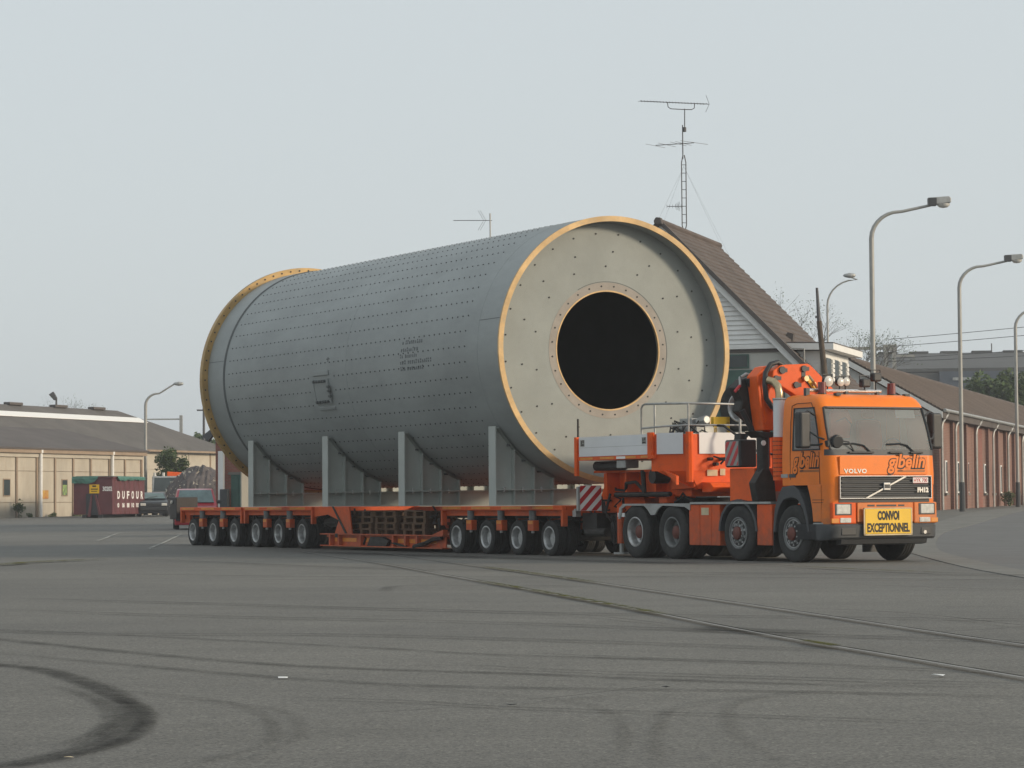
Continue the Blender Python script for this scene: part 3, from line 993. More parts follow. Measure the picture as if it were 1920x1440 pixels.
def drape(pts_top, drop, seed, fn):
    r_ = random.Random(seed)
    n_ = len(pts_top)
    vs, fs = [], []
    for i, (p, d) in enumerate(zip(pts_top, drop)):
        for j in range(4):
            t = j / 3
            o_ = .05 + .03 * r_.random()
            vs.append(fn(p, o_ if j else .0, t * d))
    for i in range(n_ - 1):
        for j in range(3):
            fs.append((i * 4 + j, (i + 1) * 4 + j, (i + 1) * 4 + j + 1, i * 4 + j + 1))
    return MB().add(vs, fs)


xs = [-2.36 + i * .17 for i in range(10)]
t1 = P('tarpaulin', drape(xs, [.36, .4, .38, .41, .39, .42, .40, .36, .3, .1], 3, lambda p, o_, d: (p, -.06 - o_, b1 + .08 - d)), 'tarp', CT)
ys = [.6 + i * .3 for i in range(19)]
t2 = P('tarpaulin', drape(ys, [.06, .22, .25, .2, .26, .24, .2, .16, .24, .2, .22, .16, .2, .18, .22, .18, .2, .18, .16], 4, lambda p, o_, d: (.07 + o_, p, b1 + .08 - d)), 'tarp', CT)
P('tarpaulin', MB().box(-2.2, -.06, .1, 6.1, b1 + .072, b1 + .10), 'tarp', CT)
sg = P('notice', MB().box(-1.35, -.78, -.02, -.003, CZ + 1.42, CZ + 1.92), 'yellow', CT)
P('print_line', MB().box(-1.18, -.95, -.024, -.021, CZ + 1.78, CZ + 1.87).box(-1.27, -.86, -.024, -.021, CZ + 1.63, CZ + 1.69).box(-1.25, -.9, -.024, -.021, CZ + 1.52, CZ + 1.56), 'ink', sg)
text('30202', .34, 'paper', CT, (-.58, -.005, CZ + 1.56), (1, 0, 0), (0, 0, 1), off=.012, width=.56)
for k, ch in enumerate('DUFOUR'):
    text(ch, .60, 'paper', CT, (.006 if k % 1 == 0 else .0, .90 + k * .9, CZ + 1.12), (0, 1, 0), (0, 0, 1), off=.02, width=.46, ext=.006)
for k, s_ in enumerate(('0', '069', '88', '10', '10')):
    text(s_, .34, 'paper', CT, (.006, .90 + k * .9, CZ + .62), (0, 1, 0), (0, 0, 1), off=.01, width=.16 + .17 * len(s_), ext=.006)


# ------------------------------------------------------------------ small vehicles at the left
def small_car(name, label, loc, rz, paint, Wd=1.66, hh=1.45, pick=False):
    t = thing(name, label, 'car', loc, rz)
    # local: +x forward
    prof = [(-2.0, .17), (2.0, .17), (2.05, .62), (1.9, .86), (1.05, .98), (.42, hh - .06), (.1, hh), (-1.0, hh), (-1.7, .98), (-2.05, .92)]
    vs, fs = [], []
    secs = [(-1., .0), (-.96, .03), (0, .0), (.96, .03), (1., .0)]
    m_ = MB()
    n_ = len(prof)
    for yy, _ in ((-1, 0), (1, 0)):
        for (x, z) in prof:
            tap = 1. if z < 1.0 else .84
            vs.append((x, yy * Wd / 2 * tap, z))
    fs = [tuple(range(n_)), tuple(range(2 * n_ - 1, n_ - 1, -1))] + [(i, (i + 1) % n_, n_ + (i + 1) % n_, n_ + i) for i in range(n_)]
    m_.add(vs, fs)
    P('body', m_, paint, t, bev=.05, seg=3)
    wv = [(1.0, -Wd * .43, 1.02), (1.0, Wd * .43, 1.02), (.47, Wd * .37, hh - .1), (.47, -Wd * .37, hh - .1)]
    off = Vector((.62, 0, .62)).normalized() * .06
    P('windscreen', MB().add([tuple(Vector(p) + off) for p in wv] + [tuple(Vector(p) + off * .4) for p in wv], [(0, 1, 2, 3), (4, 5, 6, 7), (0, 1, 5, 4), (1, 2, 6, 5), (2, 3, 7, 6), (3, 0, 4, 7)]), MCARGL, t)
    for s_ in (-1, 1):
        P('side_window', MB().add([(.75, s_ * Wd * .47, 1.03), (-1.4, s_ * Wd * .47, 1.03), (-1.0, s_ * (Wd * .42 + .012), hh - .12), (.3, s_ * (Wd * .42 + .012), hh - .12)], [(0, 1, 2, 3)]), 'fardark', t)
        P('headlight', MB().box(1.93, 2.075, s_ * Wd * .36 - .16, s_ * Wd * .36 + .16, .62, .78), 'lens', t, bev=.03)
        P('wing_mirror', MB().box(.72, .86, s_ * (Wd / 2 + .1) - .09, s_ * (Wd / 2 + .1) + .09, 1.0, 1.14), 'black', t, bev=.03)
        for x in (-1.3, 1.3):
            tm = MB().lathe([(.16, -.09), (.29, -.1), (.31, -.06), (.31, .06), (.29, .1), (.16, .09)], (x, s_ * (Wd / 2 - .08), .31), 'y', 20)
            wh = P('wheel', tm, 'tyre', t, smooth=40)
            P('rim', MB().cyl((x, s_ * (Wd / 2 + .005), .31), (x, s_ * (Wd / 2 - .1), .31), .165, n=16), 'rim', wh)
    P('bumper', MB().box(1.95, 2.12, -Wd * .48, Wd * .48, .34, .54), 'black', t, bev=.04)
    P('grille', MB().box(2.0, 2.06, -.38, .38, .62, .76), 'black', t, bev=.02)
    P('wiper', MB().cyl((1.03, -.35, 1.08), (.85, .25, 1.19), .014, n=4), 'black', t)
    return t


MCARGL = M('car_glass', (.13, .21, .21), .12, var=.45, scale=1.6, spec=.8)
small_car('red_car', 'red car with a pale bluish windscreen behind the trailer tail', (-12.62, 106, zg(-12.6, 106)), R(-82), 'carred', 1.66, 1.6)
small_car('dark_car', 'dark parked car facing out beside the maroon container', (-21.35, 158, zg(-21, 158)), R(-80), 'cardark', 1.7, 1.42)
# orange and grey tipper behind the dark car
T = thing('tipper_truck', 'small grey tipper with an orange loading arm behind the dark car', 'truck', (-21.9, 170, zg(-21, 168)), R(-84))
P('cab', MB().prism([(1.0, .6), (2.6, .6), (2.6, 1.5), (2.3, 2.45), (1.0, 2.45)], 'y', -1.0, 1.0), 'steel', T, bev=.06)
P('windscreen', MB().add([(2.62, -.9, 1.5), (2.62, .9, 1.5), (2.34, .85, 2.35), (2.34, -.85, 2.35)], [(0, 1, 2, 3)]), 'fardark', T)
P('body', MB().box(-3, .9, -1.05, 1.05, .95, 2.0), 'tan', T, bev=.03)
P('loading_arm', MB().prism([(-.1, 2.02), (.6, 2.02), (2.1, 2.3), (2.1, 2.62), (-.1, 2.75)], 'x', .6, 1.0).box(.2, 1.0, 1.0, 1.9, 2.2, 2.55), 'crane', T, bev=.04)
P('beacon', MB().cyl((1.8, -.85, 2.45), (1.8, -.85, 2.68), .09).cyl((1.8, -.3, 2.45), (1.8, -.3, 2.68), .09), 'lens', T)
for x in (-2.2, 1.9):
    for s_ in (-1, 1):
        wh = P('wheel', MB().lathe([(.22, -.12), (.42, -.13), (.45, -.08), (.45, .08), (.42, .13), (.22, .12)], (x, s_ * .9, .45), 'y', 18), 'tyre', T, smooth=40)
        P('rim', MB().cyl((x, s_ * 1.02, .45), (x, s_ * .9, .45), .23, n=14), 'rimdk', wh)


# ------------------------------------------------------------------ street lamps, poles, gantries, wires
def lamp(label, x, y, h, arm, r0=.082, r1=.042, bend=.95, rise=.18, head='box', group='street lamps', zb=None):
    zb = zg(x, y) if zb is None else zb
    t = thing('street_lamp', label, 'street lamp', (x, y, zb), 0, group)
    path = [(0, 0, 0), (0, 0, h * .5), (0, 0, h - bend)]
    for i in range(1, 7):
        a = i / 7 * (PI / 2)
        path.append((bend * .9 * (1 - math.cos(a)), 0, h - bend + bend * .85 * math.sin(a)))
    path += [(bend, 0, h - bend * .14), (arm, 0, h - bend * .14 + rise)]
    P('post', MB().tube(path, r0, 8, r1), 'pole', t, smooth=50)
    P('base_sleeve', MB().cyl((0, 0, 0), (0, 0, 1.1), r0 * 1.45, r0 * 1.3, n=10), 'dkgrey', t)
    hz = h - bend * .14 + rise
    if head == 'box':
        hd = P('lamp_head', MB().prism([(arm - .05, hz + .22), (arm - .05, hz - .01), (arm + .60, hz + .07), (arm + .60, hz + .20), (arm + .54, hz + .26)], 'y', -.13, .13), 'steel', t, bev=.02)
        P('ballast_box', MB().box(arm - .08, arm + .16, -.134, .134, hz - .02, hz + .215), 'dkgrey', hd)
        P('glass_bowl', MB().lathe([(.0, -.13), (.12, -.11), (.19, -.05), (.2, 0)], (arm + .38, 0, hz + .04), 'z', 14), 'lens', hd, smooth=60)
    else:
        hd = P('lamp_head', MB().lathe([(.02, 0), (.09, .1), (.14, .35), (.10, .6), (.0, .68)], (arm - .1, 0, hz), 'x', 12), 'steel', t, smooth=60)
        P('glass_bowl', MB().lathe([(.0, -.12), (.09, -.10), (.13, -.03), (.13, 0)], (arm + .3, 0, hz), 'z', 12), 'lens', hd, smooth=60)
    return t


lamp('tall grey street lamp rising directly behind the orange cab', 10.85, 80, 9.62, 1.8)
lamp('grey street lamp in front of the brick warehouse, middle of the right-hand three', 16.84, 100, 9.35, 1.8)
lamp('grey street lamp cut by the right edge of the photo', 22.52, 119, 8.95, 1.8)
lamp('grey street lamp with upswept arm beside the maroon container', -23.8, 173, 8.05, 1.9, .11, .05, .9, .62, 'oval', zb=.4)
lamp('slim lamp with curved top seen over the dormer', 16.62, 140, 12.3, .95, .06, .035, 1.6, .22, 'oval', zb=.6)

t = thing('wooden_pole', 'leaning dark wooden pole in front of the dormer', 'pole', (11.05, 92, .4))
P('pole', MB().tube([(0, 0, 0), (-.05, 0, 3), (-.26, 0, 5.2), (-.42, 0, 6.9)], .13, 8, .09), 'woodpole', t, smooth=50)
P('tip', MB().cyl((-.42, 0, 6.85), (-.48, 0, 8.05), .07, .045, n=8), 'wire', t)
P('bracket', MB().box(-.55, -.40, -.05, .05, 7.0, 7.08), 'wire', t)

t = thing('overhead_line_gantry', 'grey railway gantry with crossbeam in front of the far hall', 'gantry', (25.55, 180, .5))
P('mast', MB().box(-.42, -.16, -.12, .12, 0, 10.95).box(.16, .42, -.12, .12, 0, 10.95).box(-.46, .46, -.14, .14, 10.6, 11.05), 'pole', t)
P('crossbeam', MB().box(-9, -.46, -.1, .1, 10.7, 10.9).box(.46, 1.7, -.08, .08, 10.2, 10.35), 'pole', t)
t = thing('overhead_line_gantry', 'far railway gantry peeping over the left warehouse hip', 'gantry', (-29.2, 235, .45))
P('mast', MB().box(-.13, .13, -.13, .13, 0, 8.5), 'pole', t)
P('crossbeam', MB().box(-3.2, -.13, -.07, .07, 8.1, 8.22), 'pole', t)
t = thing('line_pole', 'thin dark line pole just left of the cylinder', 'pole', (-24.3, 210, .45))
P('pole', MB().cyl((0, 0, 0), (0, 0, 8.4), .13, .09, n=8), 'wire', t)
P('cross_arm', MB().box(-.55, .3, -.06, .06, 8.0, 8.12), 'wire', t)

for k, (za, zb, lb) in enumerate(((11.9, 14.6, 'uppermost overhead wire above the far hall'), (11.4, 13.9, 'second overhead wire above the far hall'),
                                  (10.6, 12.2, 'third overhead wire just above the hall ridge'), (10.4, 11.2, 'lowest overhead wire along the hall ridge'))):
    pth = []
    for i in range(15):
        u_ = i / 14
        pth.append((25.5 + 40 * u_, 180 - 40 * u_, za + (zb - za) * u_ - 1.6 * u_ * (1 - u_)))
    o = P('overhead_wire', MB().tube(pth, .022, 4), 'wire', None)
    tag(o, lb, 'wire', 'overhead wires')

# ------------------------------------------------------------------ far hall
t = thing('far_hall', 'huge hazy grey hall roof with blue cladding behind the brick warehouse', 'hall', (35.2, 262, .9), R(-6), base=(0, 0, .9))
P('roof', MB().prism([(-14, 12.9), (-14, 13.2), (0, 14.9), (6, 15.7), (30, 11)], 'x', .3, 75), 'hallroof', t)
P('cladding', MB().box(6, 75, -14.2, 20, .9, 12.9), 'hallblue', t)
P('end_wall', MB().prism([(-14, .9), (20, .9), (20, 12.6), (4, 14.9), (-14, 12.8)], 'x', .4, 5.99), 'hallroof', t)
for i in range(24):
    x = 1.0 + i * 3.1
    P('ridge_vent', MB().box(x, x + 1.9, 5.2, 6.6, 15.5, 15.85), 'hallroof', t)
for i in range(10):
    x = 7.2 + i * 5.2 + (i % 3) * .5
    P('light_strip', MB().box(x, x + 1.7, -14.28, -14.21, 12.05, 12.32), 'steel', t)
for i in range(4):
    x = .8 + i * 11.5
    P('ridge_rod', MB().cyl((x, 6, 15.7), (x, 6, 16.6), .06, n=5), 'wire', t)


# ------------------------------------------------------------------ trees, shrubs, heap
def foliage(n_, blobs, size, seed):
    r_ = random.Random(seed)
    tot = sum(b[3] ** 2 for b in blobs)
    vs, fs = [], []
    for (cx, cy, cz, rad, sq) in blobs:
        subs = []
        for _ in range(18):
            q_ = Vector((r_.gauss(0, 1), r_.gauss(0, 1), r_.gauss(0, 1))).normalized() * rad * r_.uniform(.25, 1.0)
            subs.append(Vector((cx + q_.x, cy + q_.y, cz + q_.z * sq)))
        for _ in range(int(n_ * rad ** 2 / tot)):
            while True:
                p = Vector((r_.uniform(-1, 1), r_.uniform(-1, 1), r_.uniform(-1, 1)))
                if .25 < p.length < 1:
                    break
            p = p.normalized() * (p.length ** .45) * rad * 1.0
            c0_ = subs[r_.randrange(len(subs))]
            c = c0_ + p * .42
            a = Vector((r_.gauss(0, 1), r_.gauss(0, 1), r_.gauss(0, .6))).normalized()
            b = a.cross(Vector((r_.gauss(0, 1), r_.gauss(0, 1), r_.gauss(0, 1)))).normalized()
            s_ = size * r_.uniform(.6, 1.3)
            o_ = len(vs)
            vs += [c - a * s_, c + b * s_ * .55, c + a * s_, c - b * s_ * .55]
            fs.append((o_, o_ + 1, o_ + 2, o_ + 3))
    me = bpy.data.meshes.new('crown')
    me.from_pydata([tuple(v) for v in vs], [], fs)
    return me


def clump(rx, ry, cz, rz_, n_, rb, seed):
    r_ = random.Random(seed)
    out = []
    for _ in range(n_):
        q = Vector((r_.gauss(0, 1), r_.gauss(0, 1), r_.gauss(0, 1))).normalized() * r_.uniform(.3, .95)
        out.append((q.x * rx, q.y * ry, cz + q.z * rz_, rb * r_.uniform(.6, 1.25), .9))
    return out


def branches(mbx, p, d, ln, r0, depth, r_, spread=.55):
    q = p + d * ln
    mid = p + d * ln * .5 + Vector((r_.gauss(0, .05), r_.gauss(0, .05), 0)) * ln
    mbx.tube([p, mid, q], r0, 5 if depth > 2 else 3, r0 * .62)
    if depth <= 0:
        return [q]
    tips = []
    for _ in range(3 if depth > 1 else 2):
        nd = (d + Vector((r_.gauss(0, spread), r_.gauss(0, spread), r_.gauss(.12, spread * .6)))).normalized()
        tips += branches(mbx, q if r_.random() > .3 else p + d * ln * r_.uniform(.55, .95), nd, ln * r_.uniform(.6, .82), r0 * .58, depth - 1, r_, spread)
    return tips


def tree(name, label, loc, h, blobs, n_, size, mat, seed, cat='tree', group=None, depth=2):
    t = thing(name, label, cat, loc, 0, group)
    r_ = random.Random(seed)
    tb = MB()
    branches(tb, Vector((0, 0, 0)), Vector((0, 0, 1)), h * .32, h * .022, depth, r_)
    P('trunk', tb, 'bark', t)
    me = foliage(n_, blobs, size, seed)
    me.materials.append(MT[mat])
    P('crown', me, mat, t)
    return t


def bare(label, loc, h, seed, group='bare trees', leaf=True):
    t = thing('bare_tree', label, 'tree', loc, 0, group)
    r_ = random.Random(seed)
    tb = MB()
    tips = branches(tb, Vector((0, 0, 0)), Vector((0, 0, 1)), h * .34, h * .014, 6, r_, .45)
    P('trunk', tb, 'bark', t)
    bl = [(p.x, p.y, p.z, h * .05, 1) for p in tips[::3]]
    me = foliage(1500, bl, .045, seed)
    me.materials.append(MT['leaf2'])
    P('crown', me, 'leaf2', t)


tree('broadleaf_tree', 'round green tree behind the brick warehouse roof, left of the far lamp', (33.8, 186, .9), 9, clump(2.5, 2.0, 6.6, 2.7, 18, 1.15, 5), 13000, .17, 'leaf', 21, group='trees behind the warehouse')
tree('broadleaf_tree', 'bushy green tree at the right edge behind the brick warehouse', (36.6, 188, .9), 8.5, clump(2.5, 2.0, 6.1, 2.5, 18, 1.1, 6), 13000, .17, 'leaf', 22, group='trees behind the warehouse')
tree('shrub_tree', 'young green tree growing before the cream wall left of the rubble heap', (-21.9, 172, .4), 4.8, clump(1.0, 1.0, 2.9, 1.6, 16, .62, 3), 8500, .10, 'leaf', 23, 'tree')
tree('wall_plant', 'dark green weed growing against the cream wall at the left edge', (*frame_pt(A0, LA, .45, 1.35), .4), 1.4, [(0, 0, .6, .34, 1.6)], 500, .06, 'leaf', 24, 'plant', depth=1)
for k, (y, r_, lb) in enumerate(((5.1, .25, 'small weed clump at the foot of the cream wall by the first downpipe'), (8.0, .3, 'low weed clump at the foot of the cream wall left of the container'), (2.6, .2, 'tiny weed clump at the foot of the cream wall near the left edge'))):
    tree('weed_clump', lb, (*frame_pt(A0, LA, .4, y), .4), .3, [(0, 0, .12, r_, .6)], 260, .05, 'leaf2', 60 + k, 'plant', 'weeds along the cream wall', depth=0)
wx, wy = frame_pt((16.68, 105), ST, .55, 19.4)
tree('wall_plant', 'small green bush against the brick warehouse wall between two downpipes', (wx, wy, zg(wx, wy)), .9, [(0, 0, .45, .32, 1.3)], 500, .05, 'leaf', 25, 'plant', depth=1)
wx, wy = frame_pt((16.68, 105), ST, .9, 29.5)
tree('wall_plant', 'spreading green bush at the foot of the brick wall near the right edge', (wx, wy, zg(wx, wy)), 1.0, [(0, 0, .4, .8, .55), (.6, 1.2, .4, .8, .55), (.3, -1.2, .3, .6, .5)], 1300, .07, 'leaf', 26, 'plant', depth=1)
bare('leafless grey tree behind the dormer, left one', (17.6, 150, .9), 10.8, 31)
bare('leafless grey tree behind the dormer, right one', (20.0, 154, .9), 10.2, 32)
bare('thin bare tree above the left warehouse ridge near the floodlight', (-40.0, 232, .5), 9.5, 33)
bare('thin bare tree above the left warehouse ridge at the far left', (-42.5, 236, .5), 9.2, 34)
tree('hazy_tree', 'hazy green tree beyond the hip of the left warehouse', (-28.6, 244, .5), 9, clump(2.2, 1.6, 5.6, 2.0, 12, .8, 7), 4500, .18, 'leaf2', 35, group='trees beyond the left warehouse')
tree('hazy_tree', 'hazy green tree just left of the cylinder flange', (-26.3, 240, .5), 9, clump(1.6, 1.6, 5.0, 1.9, 12, .8, 8), 4500, .18, 'leaf', 36, group='trees beyond the left warehouse')

hp = thing('rubble_heap', 'heap of grey rubble and scrap left of the brick house', 'heap', (-19.2, 165, .4))
r_ = random.Random(5)
nx_, ny_ = 34, 16
vs = []
for j in range(ny_ + 1):
    for i in range(nx_ + 1):
        u_, v_ = i / nx_ * 2 - 1, j / ny_ * 2 - 1
        hgt = max(0, 1 - (abs(u_) ** 2.2 + v_ * v_)) ** .6 * 3.0
        vs.append((u_ * 2.6, v_ * 2.2, hgt * (1 + .05 * r_.uniform(-1, 1)) + (.1 * r_.random() if hgt else 0)))
P('mound', MB().add(vs, [(j * (nx_ + 1) + i, j * (nx_ + 1) + i + 1, (j + 1) * (nx_ + 1) + i + 1, (j + 1) * (nx_ + 1) + i) for j in range(ny_) for i in range(nx_)]), 'rubble', hp)
mb = MB()
for _ in range(160):
    u_, v_ = r_.uniform(-.85, .85), r_.uniform(-.9, 0)
    hgt = max(0, 1 - (abs(u_) ** 2.2 + v_ * v_)) ** .6 * 3.0
    s_ = r_.uniform(.05, .16)
    x, y, z = u_ * 2.6, v_ * 2.2, hgt
    mb.add([(x + r_.uniform(-s_, s_), y + r_.uniform(-s_, s_), z + r_.uniform(-s_, s_)) for _ in range(4)], [(0, 1, 2), (0, 2, 3), (0, 1, 3), (1, 2, 3)])
P('scrap', mb, 'cream2', hp, kind='stuff')

# litter on the yard
for x, y, s_, lb, mt in ((-1.52, 17.45, .045, 'thin white paper scrap on the asphalt left of centre', 'paper'), (2.72, 17.2, .05, 'white litter scrap on the asphalt below the rails at right', 'paper'),
                         (-.02, 15.0, .035, 'small dark lump on the asphalt below the middle', 'ink'), (.92, 16.3, .04, 'dark lump of dirt on the asphalt right of centre', 'ink'), (-2.0, 12.1, .035, 'yellowish scrap beside the dark curved tyre mark', 'timber')):
    r_ = random.Random(int(x * 100))
    vs = [(r_.uniform(-s_, s_), r_.uniform(-s_, s_), r_.uniform(.003, s_ * .3)) for _ in range(7)]
    bm = bmesh.new()
    for v in vs:
        bm.verts.new(v)
    bmesh.ops.convex_hull(bm, input=bm.verts)
    me = bpy.data.meshes.new('litter')
    bm.to_mesh(me)
    bm.free()
    me.materials.append(MT[mt])
    o = P('litter', me, mt, None)
    o.location = (x, y, .008)
    tag(o, lb, 'litter', 'litter on the yard')

gwl = thing('garden_wall', 'low cream rendered wall glimpsed beneath the cylinder', 'wall', (-1.2, 90, .05), R(14))
P('render', MB().box(-8, 6.5, -.12, .12, 0, 2.3), 'cream', gwl)
P('coping', MB().box(-8.05, 6.55, -.17, .17, 2.301, 2.38), 'kerb', gwl)

# ================================================================== convoy: x forward, y to the truck's left, z up
O = Vector((6.22, 49.1, 0))
CR = R(28.46 - 90)


def cv(x, y, z=0.):
    c, s_ = math.cos(CR), math.sin(CR)
    return (O.x + c * x - s_ * y, O.y + s_ * x + c * y, z)


# ------------------------------------------------------------------ the mill shell
ZC, RS = 4.35, 2.84
XF, XR = -8.38, -24.45
Mi = thing('mill_shell', 'huge grey steel cylinder with gold-edged open end lying on the trailer', 'cylinder', cv(-16, 0, 1.5), CR, base=(-16, 0, 1.5))
cc = (0, 0, ZC)
# outer skin and inner skin
P('shell', MB().lathe([(RS, XF - .05), (RS, XR)], cc, 'x', 128), 'mill', Mi, smooth=40)
P('lining_with_light_stop', MB().lathe([(RS - .1, XF - .40), (RS - .1, XR + .06)], cc, 'x', 96).lathe([(RS - .1, XR + .06), (.01, XR + .06)], cc, 'x', 96), 'liner', Mi, smooth=40)  # inner skin; closed rear disc added to keep light out of the drum
P('lip', MB().lathe([(RS - .105, XF - .05), (RS - .105, XF - .40)], cc, 'x', 128), 'mill', Mi, smooth=40)
P('gold_edge', MB().lathe([(RS + .004, XF - .05), (RS + .004, XF), (RS - .11, XF), (RS - .11, XF - .05)], cc, 'x', 128), 'gold', Mi, smooth=40)
XP = XF - .36
P('end_plate', MB().lathe([(RS - .1, XP), (1.45, XP), (1.30, XP), (1.30, XP - .14), (RS - .1, XP - .14)], cc, 'x', 128, closed=True), 'plate', Mi, smooth=40)
mr = P('mouth_ring', MB().lathe([(1.452, XP + .004), (1.27, XP + .004)], cc, 'x', 96), 'primer', Mi, smooth=40)
P('mouth_edge', MB().lathe([(1.285, XP + .009), (1.255, XP + .009), (1.255, XP - .04), (1.27, XP - .04)], cc, 'x', 96), 'gold', mr, smooth=40)
P('mouth_groove', MB().lathe([(1.475, XP + .003), (1.46, XP + .003)], cc, 'x', 96, R(-35), R(120)), 'mill_dark', mr)
mb = MB()
for rad, n_, off, rr in ((2.50, 28, .5, .019), (2.12, 14, .35, .019), (1.80, 14, .55, .019), (1.375, 28, .5, .019)):
    for i in range(n_):
        t = 2 * PI * (i + off) / n_
        y, z = rad * math.cos(t), ZC + rad * math.sin(t)
        mb.cyl((XP - .01, y, z), (XP + .012, y, z), rr, n=8)
P('plate_bolts', mb, 'hole', Mi, kind='stuff')
# rear collar, groove and flange
P('collar', MB().lathe([(RS, XR + 1.16), (RS + .025, XR + 1.14), (RS + .025, XR + .12)], cc, 'x', 128), 'mill', Mi, smooth=40)
P('collar_groove', MB().lathe([(RS + .005, XR + 1.22), (RS + .027, XR + 1.185), (RS + .027, XR + 1.145)], cc, 'x', 128), 'mill_dark', Mi, smooth=40)
fl = P('rear_flange', MB().lathe([(RS, XR + .12), (3.02, XR + .12), (3.02, XR - .06), (RS - .1, XR - .06), (RS - .1, XR)], cc, 'x', 128), 'gold_dull', Mi, smooth=40)
mb = MB()
for i in range(72):
    t = 2 * PI * i / 72
    y, z = 2.945 * math.cos(t), ZC + 2.945 * math.sin(t)
    mb.cyl((XR + .115, y, z), (XR + .135, y, z), .022, n=6)
P('flange_bolts', mb, 'hole', fl, kind='stuff')


def onshell(x, deg, off=0.):
    t = R(deg)
    return Vector((x, -(RS + off) * math.cos(t), ZC + (RS + off) * math.sin(t)))


# rows of liner-bolt holes along the skin
mb = MB()
HX0, HX1, HA0, HA1 = -17.85, -16.75, -18.5, -4.5
for k in range(54):
    deg = k * 360 / 54 + 1.9
    n_ = 54
    for i in range(n_):
        x = -22.95 + i * .246
        if HX0 < x < HX1 and HA0 < ((deg + 180) % 360) - 180 < HA1:
            continue
        p, q = onshell(x, deg, -.01), onshell(x, deg, .010)
        mb.cyl(p, q, .017, n=5)
P('shell_bolts', mb, 'hole', Mi, kind='stuff')
# weld seams
for x in (-9.35, -15.9):
    P('weld_seam', MB().lathe([(RS - .002, x), (RS + .005, x + .012), (RS - .002, x + .024)], cc, 'x', 128), 'mill', Mi, smooth=60)
a_, b_ = onshell(XF - .06, 2, .002), onshell(XF - 1.0, 2, .002)
P('weld_seam', MB().tube([onshell(XF - .06, 12.5, .001), onshell(-9.35, 12.5, .001)], .006, 4), 'mill_dark', Mi)
P('weld_seam', MB().tube([onshell(XR + .13, 9, .026), onshell(XR + 1.14, 9, .026)], .006, 4), 'mill_dark', Mi)
# manhole hatch
def shell_patch(x0, x1, d0, d1, o0, o1, n_=6):
    vs, fs = [], []
    for i in range(n_ + 1):
        d = d0 + (d1 - d0) * i / n_
        vs += [onshell(x0, d, o0), onshell(x1, d, o0), onshell(x1, d, o1), onshell(x0, d, o1)]
    for i in range(n_):
        for a in range(4):
            b = (a + 1) % 4
            fs.append((i * 4 + a, i * 4 + b, i * 4 + 4 + b, i * 4 + 4 + a))
    fs += [(0, 1, 2, 3), (n_ * 4, n_ * 4 + 3, n_ * 4 + 2, n_ * 4 + 1)]
    return MB().add(vs, fs)


hb = P('hatch', shell_patch(-17.68, -16.95, -16.9, -6.2, -.01, .035), 'mill', Mi, bev=.01)
P('hatch_frame', shell_patch(-17.75, -17.681, -17.4, -5.7, -.01, .045), 'mill', hb)
P('hatch_frame', shell_patch(-16.949, -16.88, -17.4, -5.7, -.01, .045), 'mill', hb)
P('hatch_pad', shell_patch(-17.75, -16.85, -4.0, -1.6, -.01, .03), 'mill', hb, bev=.01)
P('hatch_pad', shell_patch(-17.7, -16.8, -20.6, -19.0, -.01, .03), 'mill', hb, bev=.01)
for i in range(5):
    for d in (-16.4, -6.7):
        x = -17.62 + i * .15
        P('hatch_bolt', MB().cyl(onshell(x, d, .03), onshell(x, d, .09), .035, n=6), 'mill_dark', hb)
for d in (-9.5, -11.5, -14):
    P('hatch_clamp', MB().cyl(onshell(-16.95, d, .03), onshell(-16.78, d, .07), .035, n=6), 'mill_dark', hb)
# blurred stencil lines: rows of small dark bars
mb = MB()
r_ = random.Random(4)
for row, (x0, x1, d) in enumerate(((-12.93, -11.98, 6.3), (-12.98, -12.12, 3.0), (-13.02, -12.2, .2), (-13.02, -11.5, -2.6), (-13.02, -11.85, -5.4))):
    x = x0
    while x < x1:
        wd_ = r_.uniform(.05, .085)
        for dd in (0, r_.choice((.55, .8, 1.1))):
            q = shell_patch(x, x + wd_ * r_.uniform(.55, 1), d + dd - .45, d + dd + .35, .001, .003, 1)
            mb.add(q.v, q.f)
        x += wd_ + .03
        if r_.random() < .12:
            x += .07
P('stencil_lines', mb, 'stencil', Mi, kind='stuff')
q = shell_patch(-16.91, -16.87, 2.2, 4.4, .001, .003, 1)
q2 = shell_patch(-16.98, -16.80, 3.3, 3.75, .0032, .0045, 1)
P('stencil_cross', MB().add(q.v, q.f).add(q2.v, q2.f), 'stencil', Mi)

